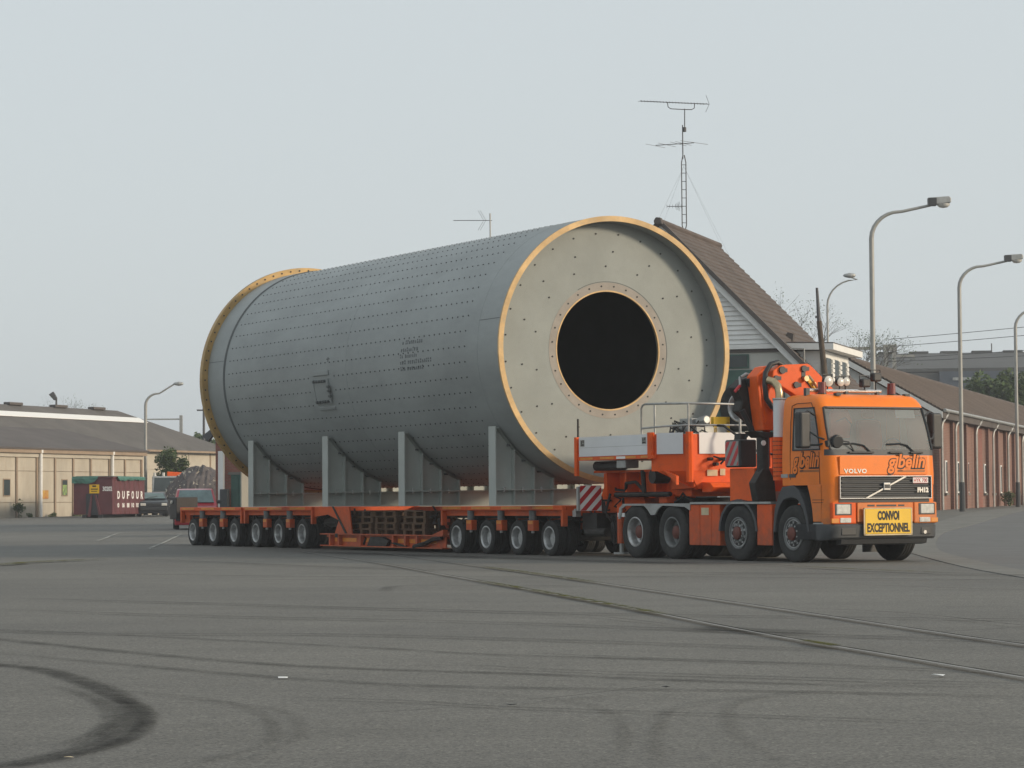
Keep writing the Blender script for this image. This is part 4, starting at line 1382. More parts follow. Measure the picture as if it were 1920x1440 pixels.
# ------------------------------------------------------------------ cradles under the shell
def cradle(x0, label):
    t = thing('cradle', label, 'cradle', cv(x0 - .155, 0, 1.06), CR, 'grey steel cradles under the cylinder', base=(x0 - .155, 0, 1.06))
    xm = x0 - .155
    rr = RS + .03

    def zt(y):
        return ZC - math.sqrt(rr * rr - y * y)
    P('base_beam', MB().box(xm - .012, xm + .012, -2.42, 2.42, 1.085, 1.385).box(x0 - .31, x0, -2.42, 2.42, 1.06, 1.084).box(x0 - .31, x0, -2.42, 2.42, 1.386, 1.41), 'cradle', t)
    for s_ in (-1, 1):
        ys = [1.02 + i * (2.36 - 1.02) / 10 for i in range(11)]
        poly = [(s_ * y, zt(y) - .02) for y in ys] + [(s_ * 2.4205, zt(2.36) - .02), (s_ * 2.4205, 1.411), (s_ * 1.02, 1.411)]
        P('web', MB().prism(poly, 'x', xm - .012, xm + .012), 'cradle', t)
        P('outer_flange', MB().box(x0 - .31, x0, 2.421 if s_ > 0 else -2.446, 2.446 if s_ > 0 else -2.421, 1.06, zt(2.36) + .02), 'cradle', t)
        mb = MB()
        for a, b in zip(ys[:-1], ys[1:]):
            mb.add([(x0 - .31, s_ * a, zt(a) - .02), (x0, s_ * a, zt(a) - .02), (x0, s_ * b, zt(b) - .02), (x0 - .31, s_ * b, zt(b) - .02),
                    (x0 - .31, s_ * a, zt(a)), (x0, s_ * a, zt(a)), (x0, s_ * b, zt(b)), (x0 - .31, s_ * b, zt(b))],
                   [(0, 1, 2, 3), (4, 5, 6, 7), (0, 1, 5, 4), (2, 3, 7, 6)])
        P('saddle_strip', mb, 'cradle', t)
        for y in (1.04, 1.50, 1.98):
            P('stiffener', MB().box(x0 - .30, xm - .0125, s_ * y - .012, s_ * y + .012, 1.411, zt(y) - .03).box(xm + .0125, x0 - .01, s_ * y - .012, s_ * y + .012, 1.411, zt(y) - .03), 'cradle', t)
            P('stiffener', MB().box(xm + .0125, x0 - .01, s_ * y - .012, s_ * y + .012, 1.0845, 1.3855).box(x0 - .30, xm - .0125, s_ * y - .012, s_ * y + .012, 1.0845, 1.3855), 'cradle', t)
        for y in (1.35, 1.72, 2.08):
            P('bolt', MB().cyl((xm + .06, s_ * y, zt(y) - .06), (xm + .06, s_ * y, zt(y) - .02), .045, n=6), 'mill_dark', t)
    for y in (-2.2, -1.75, -1.3):
        P('bolt', MB().cyl((x0 - .07, y, 1.411), (x0 - .07, y, 1.45), .03, n=6).cyl((x0 - .07, y, 1.345), (x0 - .07, y, 1.386), .03, n=6), 'steel', t)


for x0, lb in ((-9.29, 'grey curved steel cradle nearest the truck, under the gold-edged end'), (-13.64, 'grey curved steel cradle over the front of the low deck, second from the truck'),
               (-17.79, 'grey curved steel cradle over the rear of the low deck, third from the truck'), (-22.34, 'grey curved steel cradle farthest from the truck, near the rear flange')):
    cradle(x0, lb)

# ------------------------------------------------------------------ wheels
def tyre_mesh(nm_, Rr, rin, wd_):
    h = wd_ / 2
    g = Rr - .012
    prof = [(rin, -h * .86), (rin + .02, -h * .96), ((Rr + rin) / 2, -h * 1.02), (Rr - .05, -h), (Rr - .015, -h * .86), (Rr, -h * .72), (Rr, -h * .45), (g, -h * .43), (g, -h * .37), (Rr, -h * .35),
            (Rr, -h * .04), (g, -h * .03), (g, h * .03), (Rr, h * .04), (Rr, h * .35), (g, h * .37), (g, h * .43), (Rr, h * .45), (Rr, h * .72), (Rr - .015, h * .86), (Rr - .05, h), ((Rr + rin) / 2, h * 1.02), (rin, h * .86)]
    return MB().lathe(prof, (0, 0, 0), 'y', 44).mesh(nm_, MT['tyre'], 35)


def rim_deep(nm_, r, wd_, mat):
    h = wd_ / 2
    m_ = MB().lathe([(r + .012, -h * .84), (r + .012, -h * .97), (r - .008, -h * .99), (r - .03, -h * .86), (r - .045, -h * .5), (r - .055, h * .05), (r - .09, h * .15), (.12, h * .22), (.1, h * .1), (.1, -h * .25), (.0, -h * .28)], (0, 0, 0), 'y', 36)
    for i in range(10):
        t = 2 * PI * i / 10
        y0 = h * .2
        m_.cyl(((r - .13) * math.cos(t), y0, (r - .13) * math.sin(t)), ((r - .13) * math.cos(t), y0 - .04, (r - .13) * math.sin(t)), .014, n=6)
    return m_.mesh(nm_, MT[mat], 35)


def rim_flat(nm_, r, wd_):
    h = wd_ / 2
    m_ = MB().lathe([(r + .012, -h * .84), (r + .012, -h * 1.0), (r - .01, -h * 1.02), (r - .03, -h * .8), (r - .05, -h * .72), (.16, -h * .98), (.13, -h * 1.02)], (0, 0, 0), 'y', 36)
    return m_.mesh(nm_, MT['rimdk'], 35)


TT = tyre_mesh('trailer_tyre', .375, .235, .25)
TR = rim_deep('trailer_rim', .235, .25, 'rim')
KT = tyre_mesh('truck_tyre', .525, .29, .30)
KRD = rim_deep('truck_deep_rim', .29, .30, 'rim')
KRG = rim_deep('truck_grey_rim', .29, .30, 'rimdk')
KRF = rim_flat('truck_front_rim', .29, .32)
hm = MB().lathe([(.125, -.155), (.12, -.2), (.085, -.215), (.0, -.22)], (0, 0, 0), 'y', 20)
HUB = hm.mesh('front_hub', MT['hub'], 35)
hm = MB().lathe([(.135, .04), (.13, -.06), (.09, -.085), (.0, -.09)], (0, 0, 0), 'y', 20)
HUBD = hm.mesh('rear_hub', MT['hub'], 35)
hm = MB()
for i in range(10):
    t = 2 * PI * i / 10
    hm.cyl((.205 * math.cos(t), -.142, .205 * math.sin(t)), (.205 * math.cos(t), -.147, .205 * math.sin(t)), .036, n=10)
HND = hm.mesh('hand_holes', MT['hole'])
hm = MB().lathe([(.262, -.139), (.262, -.143), (.245, -.143), (.245, -.139)], (0, 0, 0), 'y', 36)
for i in range(10):
    t = 2 * PI * (i + .5) / 10
    hm.cyl((.165 * math.cos(t), -.14, .165 * math.sin(t)), (.165 * math.cos(t), -.185, .165 * math.sin(t)), .017, n=6)
    hm.cyl((.205 * math.cos(t), -.135, .205 * math.sin(t)), (.205 * math.cos(t), -.149, .205 * math.sin(t)), .02, n=6)
NUT = hm.mesh('wheel_nuts', MT['rim'], 35)


def wheel(par, tm, x, y, z, extras, rz):
    o = PS('wheel', tm, par, (x, y, z), rz)
    o.rotation_euler = (0, 0, rz)
    for nm_, me in extras:
        c = bpy.data.objects.new(nm_, me)
        COL.objects.link(c)
        c.parent = o
    return o


# ------------------------------------------------------------------ modular trailer with gooseneck
TRL = thing('modular_trailer', 'long orange multi-axle modular trailer with low deck and gooseneck under the cylinder', 'trailer', cv(-18, 0, 0), CR, base=(-18, 0, 0))
FRONT_AX = [-8.8 - 1.42 * i for i in range(4)]
REAR_AX = [-21.58 - 1.484 * i for i in range(6)]
for x in FRONT_AX + REAR_AX:
    for y in (-1.325, -1.045):
        wheel(TRL, TT, x, y, .372, [('rim', TR)], 0)
    for y in (1.325, 1.045):
        wheel(TRL, TT, x, y, .372, [('rim', TR)], PI)
    P('axle', MB().cyl((x, -1.0, .372), (x, 1.0, .372), .07, n=8).box(x - .1, x + .1, -.95, -.72, .37, .82).box(x - .1, x + .1, .72, .95, .37, .82), 'mechanic', TRL)


def module(x0, x1, axles, name='deck_module'):
    """x0 rear end, x1 front end"""
    P('deck', MB().box(x0, x1, -1.40, 1.40, .84, 1.042), 'red_orange', TRL)
    for s_ in (-1, 1):
        P('side_rail', MB().box(x0, x1, s_ * 1.46 - .05, s_ * 1.46 + .05, .955, 1.05), 'red_orange', TRL, bev=.008)
        n_ = 2 * len(axles)
        L_ = (x1 - x0) / len(axles)
        for i in range(len(axles)):
            xa = x0 + i * L_
            P('amber_strip', MB().box(xa + .12, xa + L_ * .72, s_ * 1.512 - .003, s_ * 1.512 + .003, .985, 1.035), 'amber', TRL)
        for xe in (x0 + .04, x1 - .04):
            P('end_post', MB().box(xe - .045, xe + .045, s_ * 1.44 - .06, s_ * 1.44 + .06, .62, .954), 'red_orange', TRL, bev=.008)
        for a, b in zip(axles[:-1], axles[1:]):
            xm = (a + b) / 2
            lg = P('suspension_leg', MB().box(xm - .13, xm + .13, s_ * 1.43 - .07, s_ * 1.43 + .07, .52, .745), 'red_orange', TRL, bev=.012)
            P('lift_cylinder', MB().cyl((xm, s_ * 1.44, .745), (xm, s_ * 1.44, .955), .085, n=12), 'rimdk', lg)
            P('reflector', MB().box(xm - .1, xm + .1, s_ * 1.503 - .003, s_ * 1.503 + .003, .665, .735), 'amber', lg)
            P('grease_cap', MB().cyl((xm, s_ * 1.44, .47), (xm, s_ * 1.44, .52), .035, n=8), 'steel', lg)
    mb = MB()
    for y in (-.6, .6):
        mb.box(x0 + .1, x1 - .1, y - .14, y + .14, .55, .838)
    P('spine_beam', mb, 'red_orange', TRL)
    mb = MB()
    for a in axles:
        mb.box(a - .42, a + .42, -1.25, -.75, .845 - .06, .8395)
        mb.tube([(a - .3, -1.3, .8), (a - .1, -1.35, .72), (a + .2, -1.2, .76), (a + .4, -.8, .7)], .022, 5)
        mb.tube([(a - .2, -1.0, .82), (a + .05, -1.15, .66), (a + .3, -1.05, .80)], .018, 5)
    P('hoses', mb, 'mechanic', TRL, kind='stuff')


module(-13.72, -8.12, FRONT_AX[::-1])
module(-29.78, -25.38, REAR_AX[:2:-1])
module(-25.22, -20.82, REAR_AX[2::-1])
P('coupling', MB().box(-25.37, -25.23, -1.2, -.3, .5, 1.0).box(-25.37, -25.23, .3, 1.2, .5, 1.0).cyl((-25.3, -1.35, .62), (-25.3, -1.35, .95), .07), 'mechanic', TRL)
# low deck between the bogies
LX0, LX1 = -20.42, -13.72
for s_ in (-1, 1):
    y = s_ * 1.38
    gd = P('low_girder', MB().box(LX0, LX1, y - .09, y + .09, .365, .395).box(LX0, LX1, y - .09, y + .09, .085, .11).box(LX0 + .3, LX1, y - .012 + s_ * -.03, y + .012 + s_ * -.03, .1095, .3655), 'red_orange', TRL)
    for x in (-19.85, -19.35, -18.1, -16.3, -15.65, -15.05):
        P('stiffener', MB().box(x - .045, x + .045, y - .085, y + .085, .1105, .3645), 'red_orange', gd)
    for x0_, x1_ in ((-19.75, -18.5), (-18.0, -17.5), (-16.2, -14.2)):
        P('amber_strip', MB().box(x0_, x1_, y + s_ * .012 - .003 - .03 * s_, y + s_ * .012 + .003 - .03 * s_, .2, .29), 'amber', gd)
    P('gusset', MB().prism([(-20.8, 1.04), (-18.75, 1.04), (-18.6, .396), (-19.6, .396), (-19.35, .72), (-20.0, .86), (-20.8, .8)], 'y', y - .06, y - .03), 'red_orange', TRL)
    P('gusset', MB().prism([(-14.3, .397), (-13.73, .52), (-13.73, .397)], 'y', y - .06, y + .06), 'red_orange', TRL)
    P('strap', MB().box(-19.5, -19.35, y - .1, y - .094, .3, .395).prism([(-19.9, 1.2), (-19.8, 1.2), (-18.85, .4), (-18.98, .4)], 'y', y - .075, y - .068), 'mechanic', TRL)
P('low_floor', MB().box(LX0, LX1, -1.28, 1.28, .30, .36), 'red_orange', TRL)
mb = MB().prism([(-17.7, .1), (-16.7, .1), (-16.5, .24), (-16.9, .33), (-17.5, .33)], 'y', -1.47, -1.36).tube([(-17.9, -1.45, .15), (-17.75, -1.47, .3)], .03).tube([(-15.2, -1.45, .12), (-14.6, -1.46, .2), (-14.2, -1.45, .3), (-13.8, -1.44, .34)], .05)
mb.tube([(-16.4, -1.44, .2), (-16.0, -1.45, .16), (-15.6, -1.44, .12)], .03)
P('coiled_straps', mb, 'mechanic', TRL)
mb = MB()
r_ = random.Random(8)
for xa, xb in ((-20.8, -18.9), (-14.6, -13.75)):
    for _ in range(9):
        y = r_.uniform(-1.3, -.4)
        x = r_.uniform(xa, xb)
        mb.tube([(x, y, r_.uniform(.5, 1.0)), (x + r_.uniform(-.3, .3), y - .1, r_.uniform(.45, .9)), (x + r_.uniform(-.4, .4), y, r_.uniform(.45, 1.0))], .025, 5)
mb.box(-20.75, -20.0, -1.2, 1.2, .55, .95)
P('end_machinery', mb, 'mechanic', TRL, kind='stuff')

# black locker at the tail
P('tail_locker', MB().box(-30.6, -30.1, -1.5, -.85, .72, 1.34), 'black', TRL, bev=.02)
P('tail_frame', MB().box(-30.4, -29.79, -1.2, 1.2, .62, .9), 'red_orange', TRL)
P('tail_light', MB().cyl((-30.4, -1.5, 1.2), (-30.4, -1.54, 1.2), .05), 'lens', TRL)

# ---- gooseneck
GZ0, GZ1 = 2.04, 2.47
plan = [(-7.62, -1.45), (-4.66, -1.45), (-3.92, -1.02), (-3.92, 1.02), (-4.66, 1.45), (-7.62, 1.45)]


def inset(pl, d):
    cx = -5.7
    return [((x - cx) * (1 - d / 2) + cx, y * (1 - d / 1.45)) for x, y in pl]


P('gooseneck_tub', MB().prism(inset(plan, .02), 'z', 1.98, 2.44), 'red_orange', TRL)
P('gooseneck_floor', MB().prism(inset(plan, .05), 'z', 2.30, 2.452), 'steel', TRL)


def panel_between(p0, p1, z0, z1, off, th=.012):
    p0, p1 = Vector((*p0, 0)), Vector((*p1, 0))
    d = (p1 - p0).normalized()
    nn = Vector((d.y, -d.x, 0))
    a = p0 + nn * off
    b = p1 + nn * off
    a2, b2 = a + nn * th, b + nn * th
    return MB().add([(a.x, a.y, z0), (b.x, b.y, z0), (b2.x, b2.y, z0), (a2.x, a2.y, z0), (a.x, a.y, z1), (b.x, b.y, z1), (b2.x, b2.y, z1), (a2.x, a2.y, z1)],
                    [(0, 1, 2, 3), (4, 5, 6, 7), (0, 1, 5, 4), (1, 2, 6, 5), (2, 3, 7, 6), (3, 0, 4, 7)])


def lerp(a, b, t):
    return (a[0] + (b[0] - a[0]) * t, a[1] + (b[1] - a[1]) * t)


sp = P('side_panel', panel_between((-7.48, -1.45), (-4.74, -1.45), 2.055, 2.455, .0), 'white', TRL)
P('panel_seam', panel_between((-7.47, -1.45), (-4.75, -1.45), 2.235, 2.240, .0125, .001), 'pole', sp)
for x in (-7.42, -4.98):
    P('pictogram', MB().box(x, x + .17, -1.4655, -1.4625, 2.26, 2.40), 'pole', sp)
    P('pictogram_print', MB().box(x + .02, x + .15, -1.467, -1.466, 2.28, 2.31).box(x + .03, x + .07, -1.467, -1.466, 2.32, 2.38).box(x + .10, x + .14, -1.467, -1.466, 2.33, 2.39), 'ink', sp)
P('side_panel', panel_between(lerp(plan[1], plan[2], .16), lerp(plan[1], plan[2], .84), 2.055, 2.47, .0), 'white', TRL)
P('front_panel', panel_between((-3.92, -.80), (-3.92, .80), 2.055, 2.47, .0), 'white', TRL)
P('side_panel', panel_between(lerp(plan[3], plan[4], .16), lerp(plan[3], plan[4], .84), 2.055, 2.47, .0), 'white', TRL)
P('side_panel', panel_between((-4.74, 1.45), (-7.48, 1.45), 2.055, 2.455, .0), 'white', TRL)
for x, y in ((-7.58, -1.46), (-7.58, 1.46)):
    P('corner_post', MB().box(x - .05, x + .05, y - .03, y + .03, 1.66, 2.46), 'red_orange', TRL)
for (x, y) in (plan[1], plan[2], plan[3], plan[4]):
    P('corner_post', MB().cyl((x, y, 1.5 if x > -4 else 1.96), (x, y, 2.485), .075, n=8), 'red_orange', TRL)
st_ = P('reflector_strip', MB().box(-7.48, -4.5, -1.475, -1.44, 1.975, 2.045), 'red_orange', TRL)
for x0_, x1_ in ((-7.4, -6.9), (-6.6, -6.05), (-5.6, -5.2), (-5.0, -4.75)):
    P('amber_strip', MB().box(x0_, x1_, -1.479, -1.476, 1.99, 2.035), 'amber', st_)
P('rating_plate', MB().box(-5.95, -5.6, -1.4795, -1.4765, 1.985, 2.035), 'paper', st_)
# nose: chamfer and front skirts down to the coupling
P('nose', MB().prism([(-4.66, -1.44), (-3.93, -1.01), (-3.93, 1.01), (-4.66, 1.44)], 'z', 1.72, 1.979), 'red_orange', TRL)
P('nose_skirt', MB().add([(-4.55, -1.38, 1.72), (-3.94, -1.01, 1.72), (-3.94, 1.01, 1.72), (-4.55, 1.38, 1.72), (-3.98, -.86, 1.36), (-3.96, -.80, 1.36), (-3.96, .8, 1.36), (-3.98, .86, 1.36)],
                         [(0, 1, 2, 3), (4, 5, 6, 7), (0, 1, 5, 4), (1, 2, 6, 5), (2, 3, 7, 6), (3, 0, 4, 7)]), 'red_orange', TRL)
P('nose_lip', MB().prism([(-3.95, 1.30), (-3.62, 1.30), (-3.55, 1.40), (-3.66, 1.48), (-3.95, 1.50)], 'y', -.72, .72), 'red_orange', TRL, bev=.01)
P('side_cheek', MB().prism([(-4.9, 1.974), (-4.62, 1.974), (-4.40, 1.73), (-3.97, 1.62), (-3.97, 1.45), (-4.2, 1.6)], 'y', -1.30, -1.24), 'red_orange', TRL)
P('neck_beam', MB().box(-7.7, -4.3, -.75, .75, 1.22, 1.72).prism([(-4.8, 1.35), (-3.97, 1.38), (-3.97, 1.73), (-4.8, 1.73)], 'y', -.9, .9), 'red_orange', TRL, bev=.015)
P('neck_flange', MB().box(-7.5, -4.9, -1.1, 1.1, 1.722, 1.765), 'red_orange', TRL)
P('neck_rib', MB().box(-7.1, -7.05, -1.05, 1.05, 1.24, 1.72).box(-6.35, -6.28, -1.05, 1.05, 1.24, 1.72).box(-5.3, -5.22, -1.0, 1.0, 1.24, 1.72), 'red_orange', TRL)
P('air_tank', MB().cyl((-4.95, -1.25, 1.62), (-4.95, -.9, 1.62), .14, n=14).cyl((-7.2, -1.2, 1.86), (-6.1, -1.2, 1.86), .10, n=12), 'mechanic', TRL)
P('control_box', MB().box(-6.05, -5.7, -1.42, -1.1, 1.80, 1.965), 'steel', TRL, bev=.015)
P('down_leg', MB().prism([(-8.15, .7), (-7.6, .7), (-6.65, .55), (-6.2, .95), (-6.3, 1.22), (-7.7, 1.75), (-8.15, 1.05)], 'y', -.62, -.5).prism([(-8.15, .7), (-7.6, .7), (-6.65, .55), (-6.2, .95), (-6.3, 1.22), (-7.7, 1.75), (-8.15, 1.05)], 'y', .5, .62).box(-7.9, -6.5, -.5, .5, .75, 1.2), 'red_orange', TRL)
P('cross_tube', MB().cyl((-6.7, -1.05, 1.27), (-4.6, -1.05, 1.27), .05, n=8), 'mechanic', TRL)
r_ = random.Random(17)
mb = MB()
for _ in range(26):
    x, y = r_.uniform(-8.1, -6.5), r_.uniform(-1.2, -.55)
    z = r_.uniform(.55, 1.35)
    mb.tube([(x, y, z), (x + r_.uniform(-.3, .3), y - r_.uniform(0, .15), z + r_.uniform(-.35, .1)), (x + r_.uniform(-.5, .5), y, z + r_.uniform(-.2, .3))], r_.uniform(.014, .032), 5)
mb.box(-7.9, -7.3, -1.15, -.7, .55, .9).box(-7.0, -6.6, -1.0, -.6, .4, .85).cyl((-7.6, -1.2, .5), (-6.8, -1.2, .5), .09).box(-7.5, -6.5, -.7, .7, .3, .6)
mb.tube([(-6.4, -1.0, 1.3), (-6.2, -1.1, 1.5), (-5.8, -1.12, 1.52), (-5.6, -1.05, 1.35)], .035, 6)
mb.tube([(-5.55, -1.1, 1.75), (-5.5, -1.1, 1.3)], .05, 8)
P('coupling_machinery', mb, 'mechanic', TRL, kind='stuff')
P('valve', MB().cyl((-7.75, -1.32, .95), (-7.75, -1.42, .95), .04).box(-7.95, -7.8, -1.36, -1.25, .82, .95), 'steel', TRL)
P('number_tag', MB().box(-6.38, -6.12, -1.20, -1.18, .82, .90), 'paper', TRL)
wbd = P('warning_board', MB().box(-7.24, -7.20, -1.62, -1.10, .945, 1.465), 'paper', TRL)


def stripes(x, y0, y1, z0, z1, n_, ax='x', slope=1., ph=0., wd=.09):
    """red diagonal bands clipped to a rectangle, as flat plates at x (ax='x') or y (ax='y')"""
    m_ = MB()
    H_ = z1 - z0
    y = y0 - H_ / slope - 1
    k = 0
    per = wd * 2
    c0 = y0 - H_ * slope + ph - per * 2
    while c0 < y1 + per:
        pts = []
        quad = [(c0, z0), (c0 + wd, z0), (c0 + wd + H_ * slope, z1), (c0 + H_ * slope, z1)]
        # clip against y0..y1
        def clip(poly, lim, keep_ge):
            out = []
            for i in range(len(poly)):
                a, b = poly[i], poly[(i + 1) % len(poly)]
                ia = a[0] >= lim if keep_ge else a[0] <= lim
                ib = b[0] >= lim if keep_ge else b[0] <= lim
                if ia:
                    out.append(a)
                if ia != ib:
                    t = (lim - a[0]) / (b[0] - a[0])
                    out.append((lim, a[1] + (b[1] - a[1]) * t))
            return out
        pts = clip(quad, y0, True)
        if len(pts) > 2:
            pts = clip(pts, y1, False)
        if len(pts) > 2:
            m_.prism(pts, ax, x, x + (.003 if ax == 'x' else -.003))
        c0 += per
    return m_


P('red_stripe', stripes(-7.198, -1.615, -1.105, .95, 1.46, 4, 'x', 1., .03, .125), 'redp', wbd)
P('board_edge', MB().box(-7.26, -7.18, -1.66, -1.621, .95, 1.44), 'steel', wbd)
P('antenna_rod', MB().cyl((-7.55, -1.44, 2.46), (-7.55, -1.44, 2.84), .022, n=6), 'mechanic', TRL)
# handrail
hr = MB().tube([(-5.25, -1.3, 2.46), (-5.25, -1.3, 2.98), (-5.2, -1.3, 3.04), (-5.1, -1.3, 3.06), (-4.55, -1.25, 3.05), (-3.98, -1.0, 3.04), (-3.98, -.4, 3.04), (-3.98, .55, 3.03)], .022, 6)
hr.tube([(-5.25, -1.3, 2.58), (-4.55, -1.25, 2.60), (-3.98, -1.0, 2.62), (-3.98, .8, 2.62)], .02, 6)
hr.cyl((-4.8, -1.27, 2.45), (-4.8, -1.27, 3.05), .02, n=6).cyl((-3.98, -1.0, 2.45), (-3.98, -1.0, 3.04), .02, n=6).cyl((-3.98, .55, 2.45), (-3.98, .55, 3.03), .02, n=6).cyl((-3.98, .8, 2.45), (-3.98, .8, 2.65), .02, n=6)
P('handrail', hr, 'steel', TRL, smooth=60)
# power pack and hoses on the gooseneck deck
pk = P('power_pack', MB().box(-5.3, -4.5, -.5, .3, 2.455, 2.62), 'steel', TRL, bev=.03)
P('engine_cover', MB().box(-5.2, -4.75, -.45, .0, 2.621, 2.78).cyl((-4.7, -.3, 2.7), (-4.4, -.3, 2.74), .09, n=10), 'steel', pk, bev=.02)
P('yellow_bracket', MB().box(-4.55, -4.5, -.05, .3, 2.62, 2.80).box(-4.6, -4.5, -.08, .0, 2.46, 2.80).box(-4.6, -4.5, .22, .3, 2.46, 2.80), 'yellow', pk)
mb = MB()
for _ in range(14):
    x, y = r_.uniform(-5.2, -4.5), r_.uniform(-.95, -.35)
    mb.tube([(x, y, 2.47), (x + r_.uniform(-.2, .2), y + .1, 2.62 + r_.random() * .12), (x + r_.uniform(-.3, .4), y + .2, 2.6), (x + .3, y + .2, 2.47)], .016, 5)
P('hose_bundle', mb, 'mechanic', TRL, kind='stuff')
mb = MB().tube([(-4.1, -.35, 2.62), (-3.8, -.30, 2.60), (-3.55, -.18, 2.42), (-3.35, -.05, 2.2), (-3.1, .1, 2.05), (-2.6, .3, 2.0)], .026, 6)
mb.tube([(-3.55, -.18, 2.42), (-3.6, -.2, 2.2), (-3.75, -.28, 1.98), (-3.85, -.35, 1.85)], .02, 6)
mb.tube([(-3.85, -.5, 2.0), (-3.6, -.5, 1.95), (-3.5, -.35, 1.9), (-3.6, -.2, 1.86)], .02, 6)
mb.cyl((-3.93, -.58, 1.95), (-3.8, -.58, 1.95), .035).cyl((-3.93, -.45, 1.85), (-3.8, -.45, 1.85), .035).cyl((-3.93, -.3, 1.95), (-3.78, -.3, 1.95), .035)
P('supply_hose', mb, 'mechanic', TRL, smooth=60)
P('instruction_plate', MB().box(-3.92, -3.912, -.62, -.38, 1.62, 1.74).box(-3.92, -3.912, -.32, -.2, 1.63, 1.76), 'timber', TRL)
# spare wheel lying upright at the back of the neck deck
sw = wheel(TRL, KT, -4.35, .55, 2.99, [('rim', KRD)], R(20))
P('wheel_carrier', MB().box(-4.75, -3.95, .3, .8, 2.45, 2.5).tube([(-3.9, .15, 2.46), (-3.9, .15, 2.75), (-3.9, .25, 2.9), (-3.9, .45, 2.95), (-3.9, .65, 2.9), (-3.9, .75, 2.75), (-3.9, .75, 2.46)], .025, 6), 'steel', TRL)

# ------------------------------------------------------------------ pallets on the low deck
PB = MB().box(-.6, .6, -.05, .05, 0, .022).mesh('board', MT['pallet'])
PK = MB().box(-.072, .072, -.05, .05, 0, .078).mesh('block', MT['pallet'])


def pallet(x, y, z, rz, label):
    t = thing('pallet', label, 'pallet', cv(x, y, z), CR + rz, 'wooden pallets on the low deck')
    for k in range(5):
        PS('board', PB, t, (0, -.35 + k * .175, .122))
    for k in range(3):
        PS('bottom_board', PB, t, (0, -.35 + k * .35, 0))
        for j in range(3):
            PS('block', PK, t, (-.52 + j * .52, -.35 + k * .35, .022))
        o = PS('cross_board', PB, t, (-.52 + k * .52, 0, .100))
        o.rotation_euler = (0, 0, PI / 2)
        o.scale = (.667, 1.2, 1)


lv = ('bottom', 'second', 'third', 'top')
for x, y, nn in ((-18.45, -.85, 'rear stack under the cylinder'), (-17.15, -.85, 'middle stack under the cylinder'), (-15.55, -.85, 'front stack under the cylinder')):
    for k in range(4):
        pallet(x + rnd.uniform(-.03, .03), y + rnd.uniform(-.04, .04), .362 + k * .1465, rnd.uniform(-.03, .03), 'brown wooden pallet, %s of the %s' % (lv[k], nn))

# ------------------------------------------------------------------ heavy tractor truck
TK = thing('tractor_truck', 'orange four-axle heavy tractor truck with yellow convoy sign and folded crane', 'truck', cv(-2.5, 0, 0), CR, base=(-2.5, 0, 0))
AX = [(-.12, 0), (-1.93, 0), (-4.28, 1), (-5.68, 2)]
for x, kd in AX:
    for s_ in (-1, 1):
        rz = 0 if s_ < 0 else PI
        if kd == 0:
            wheel(TK, KT, x, s_ * 1.06, .522, [('rim', KRF), ('hub', HUB), ('hand_holes', HND), ('wheel_nuts', NUT)], rz)
        else:
            wheel(TK, KT, x, s_ * 1.07, .522, [('rim', KRD if kd == 2 else KRG), ('hub', HUBD)], rz)
            wheel(TK, KT, x, s_ * .74, .522, [('rim', KRG)], rz)
    P('axle', MB().cyl((x, -.9, .522), (x, .9, .522), .09, n=10), 'mechanic', TK)
P('chassis_frame', MB().box(-6.3, .75, -.5, -.38, .68, 1.0).box(-6.3, .75, .38, .5, .68, 1.0).box(-6.25, -3.4, -.9, .9, 1.0, 1.06).box(-2.6, -.9, -.36, .36, .45, .95).box(-.4, .6, -.36, .36, .6, 1.3), 'mechanic', TK)

# ---- cab shell from horizontal slices with rounded corners
LV = [(1.40, 1.02, 1.215, -.48, .20), (1.60, 1.02, 1.22, -.48, .20), (1.93, .995, 1.22, -.48, .20), (2.04, .965, 1.215, -.48, .15), (2.45, .835, 1.195, -.48, .13), (2.80, .72, 1.17, -.48, .13),
      (2.87, .69, 1.165, -.48, .15), (2.96, .63, 1.145, -.475, .20), (3.02, .55, 1.10, -.45, .20), (3.05, .44, 1.02, -.40, .18)]


def outline(z, xf, w_, xb, r_):
    pts = [(xb, -w_ + .05), (xb + .05, -w_), (-.09, -w_), (xf - r_ - .05, -w_)]
    for i in range(5):
        a = i / 4 * PI / 2
        pts.append((xf - r_ + r_ * math.sin(a), -(w_ - r_) - r_ * math.cos(a)))
    for i in range(1, 8):
        pts.append((xf, -(w_ - r_) + 2 * (w_ - r_) * i / 8))
    for i in range(5):
        a = i / 4 * PI / 2
        pts.append((xf - r_ + r_ * math.cos(a), (w_ - r_) + r_ * math.sin(a)))
    pts += [(xf - r_ - .05, w_), (-.09, w_), (xb + .05, w_), (xb, w_ - .05)]
    return [(x, y, z) for x, y in pts]


G = [outline(*l_) for l_ in LV]
NC = len(G[0])
SIDE_N, SIDE_F = (2,), (NC - 4,)
FR0, FR1 = 7, NC - 9            # columns (face index) of the windscreen
wind, surr, sidew_n, sidew_f, body = MB(), MB(), MB(), MB(), MB()


def quad(mbx, i, j):
    j2 = (j + 1) % NC
    mbx.add([G[i][j], G[i][j2], G[i + 1][j2], G[i + 1][j]], [(0, 1, 2, 3)])


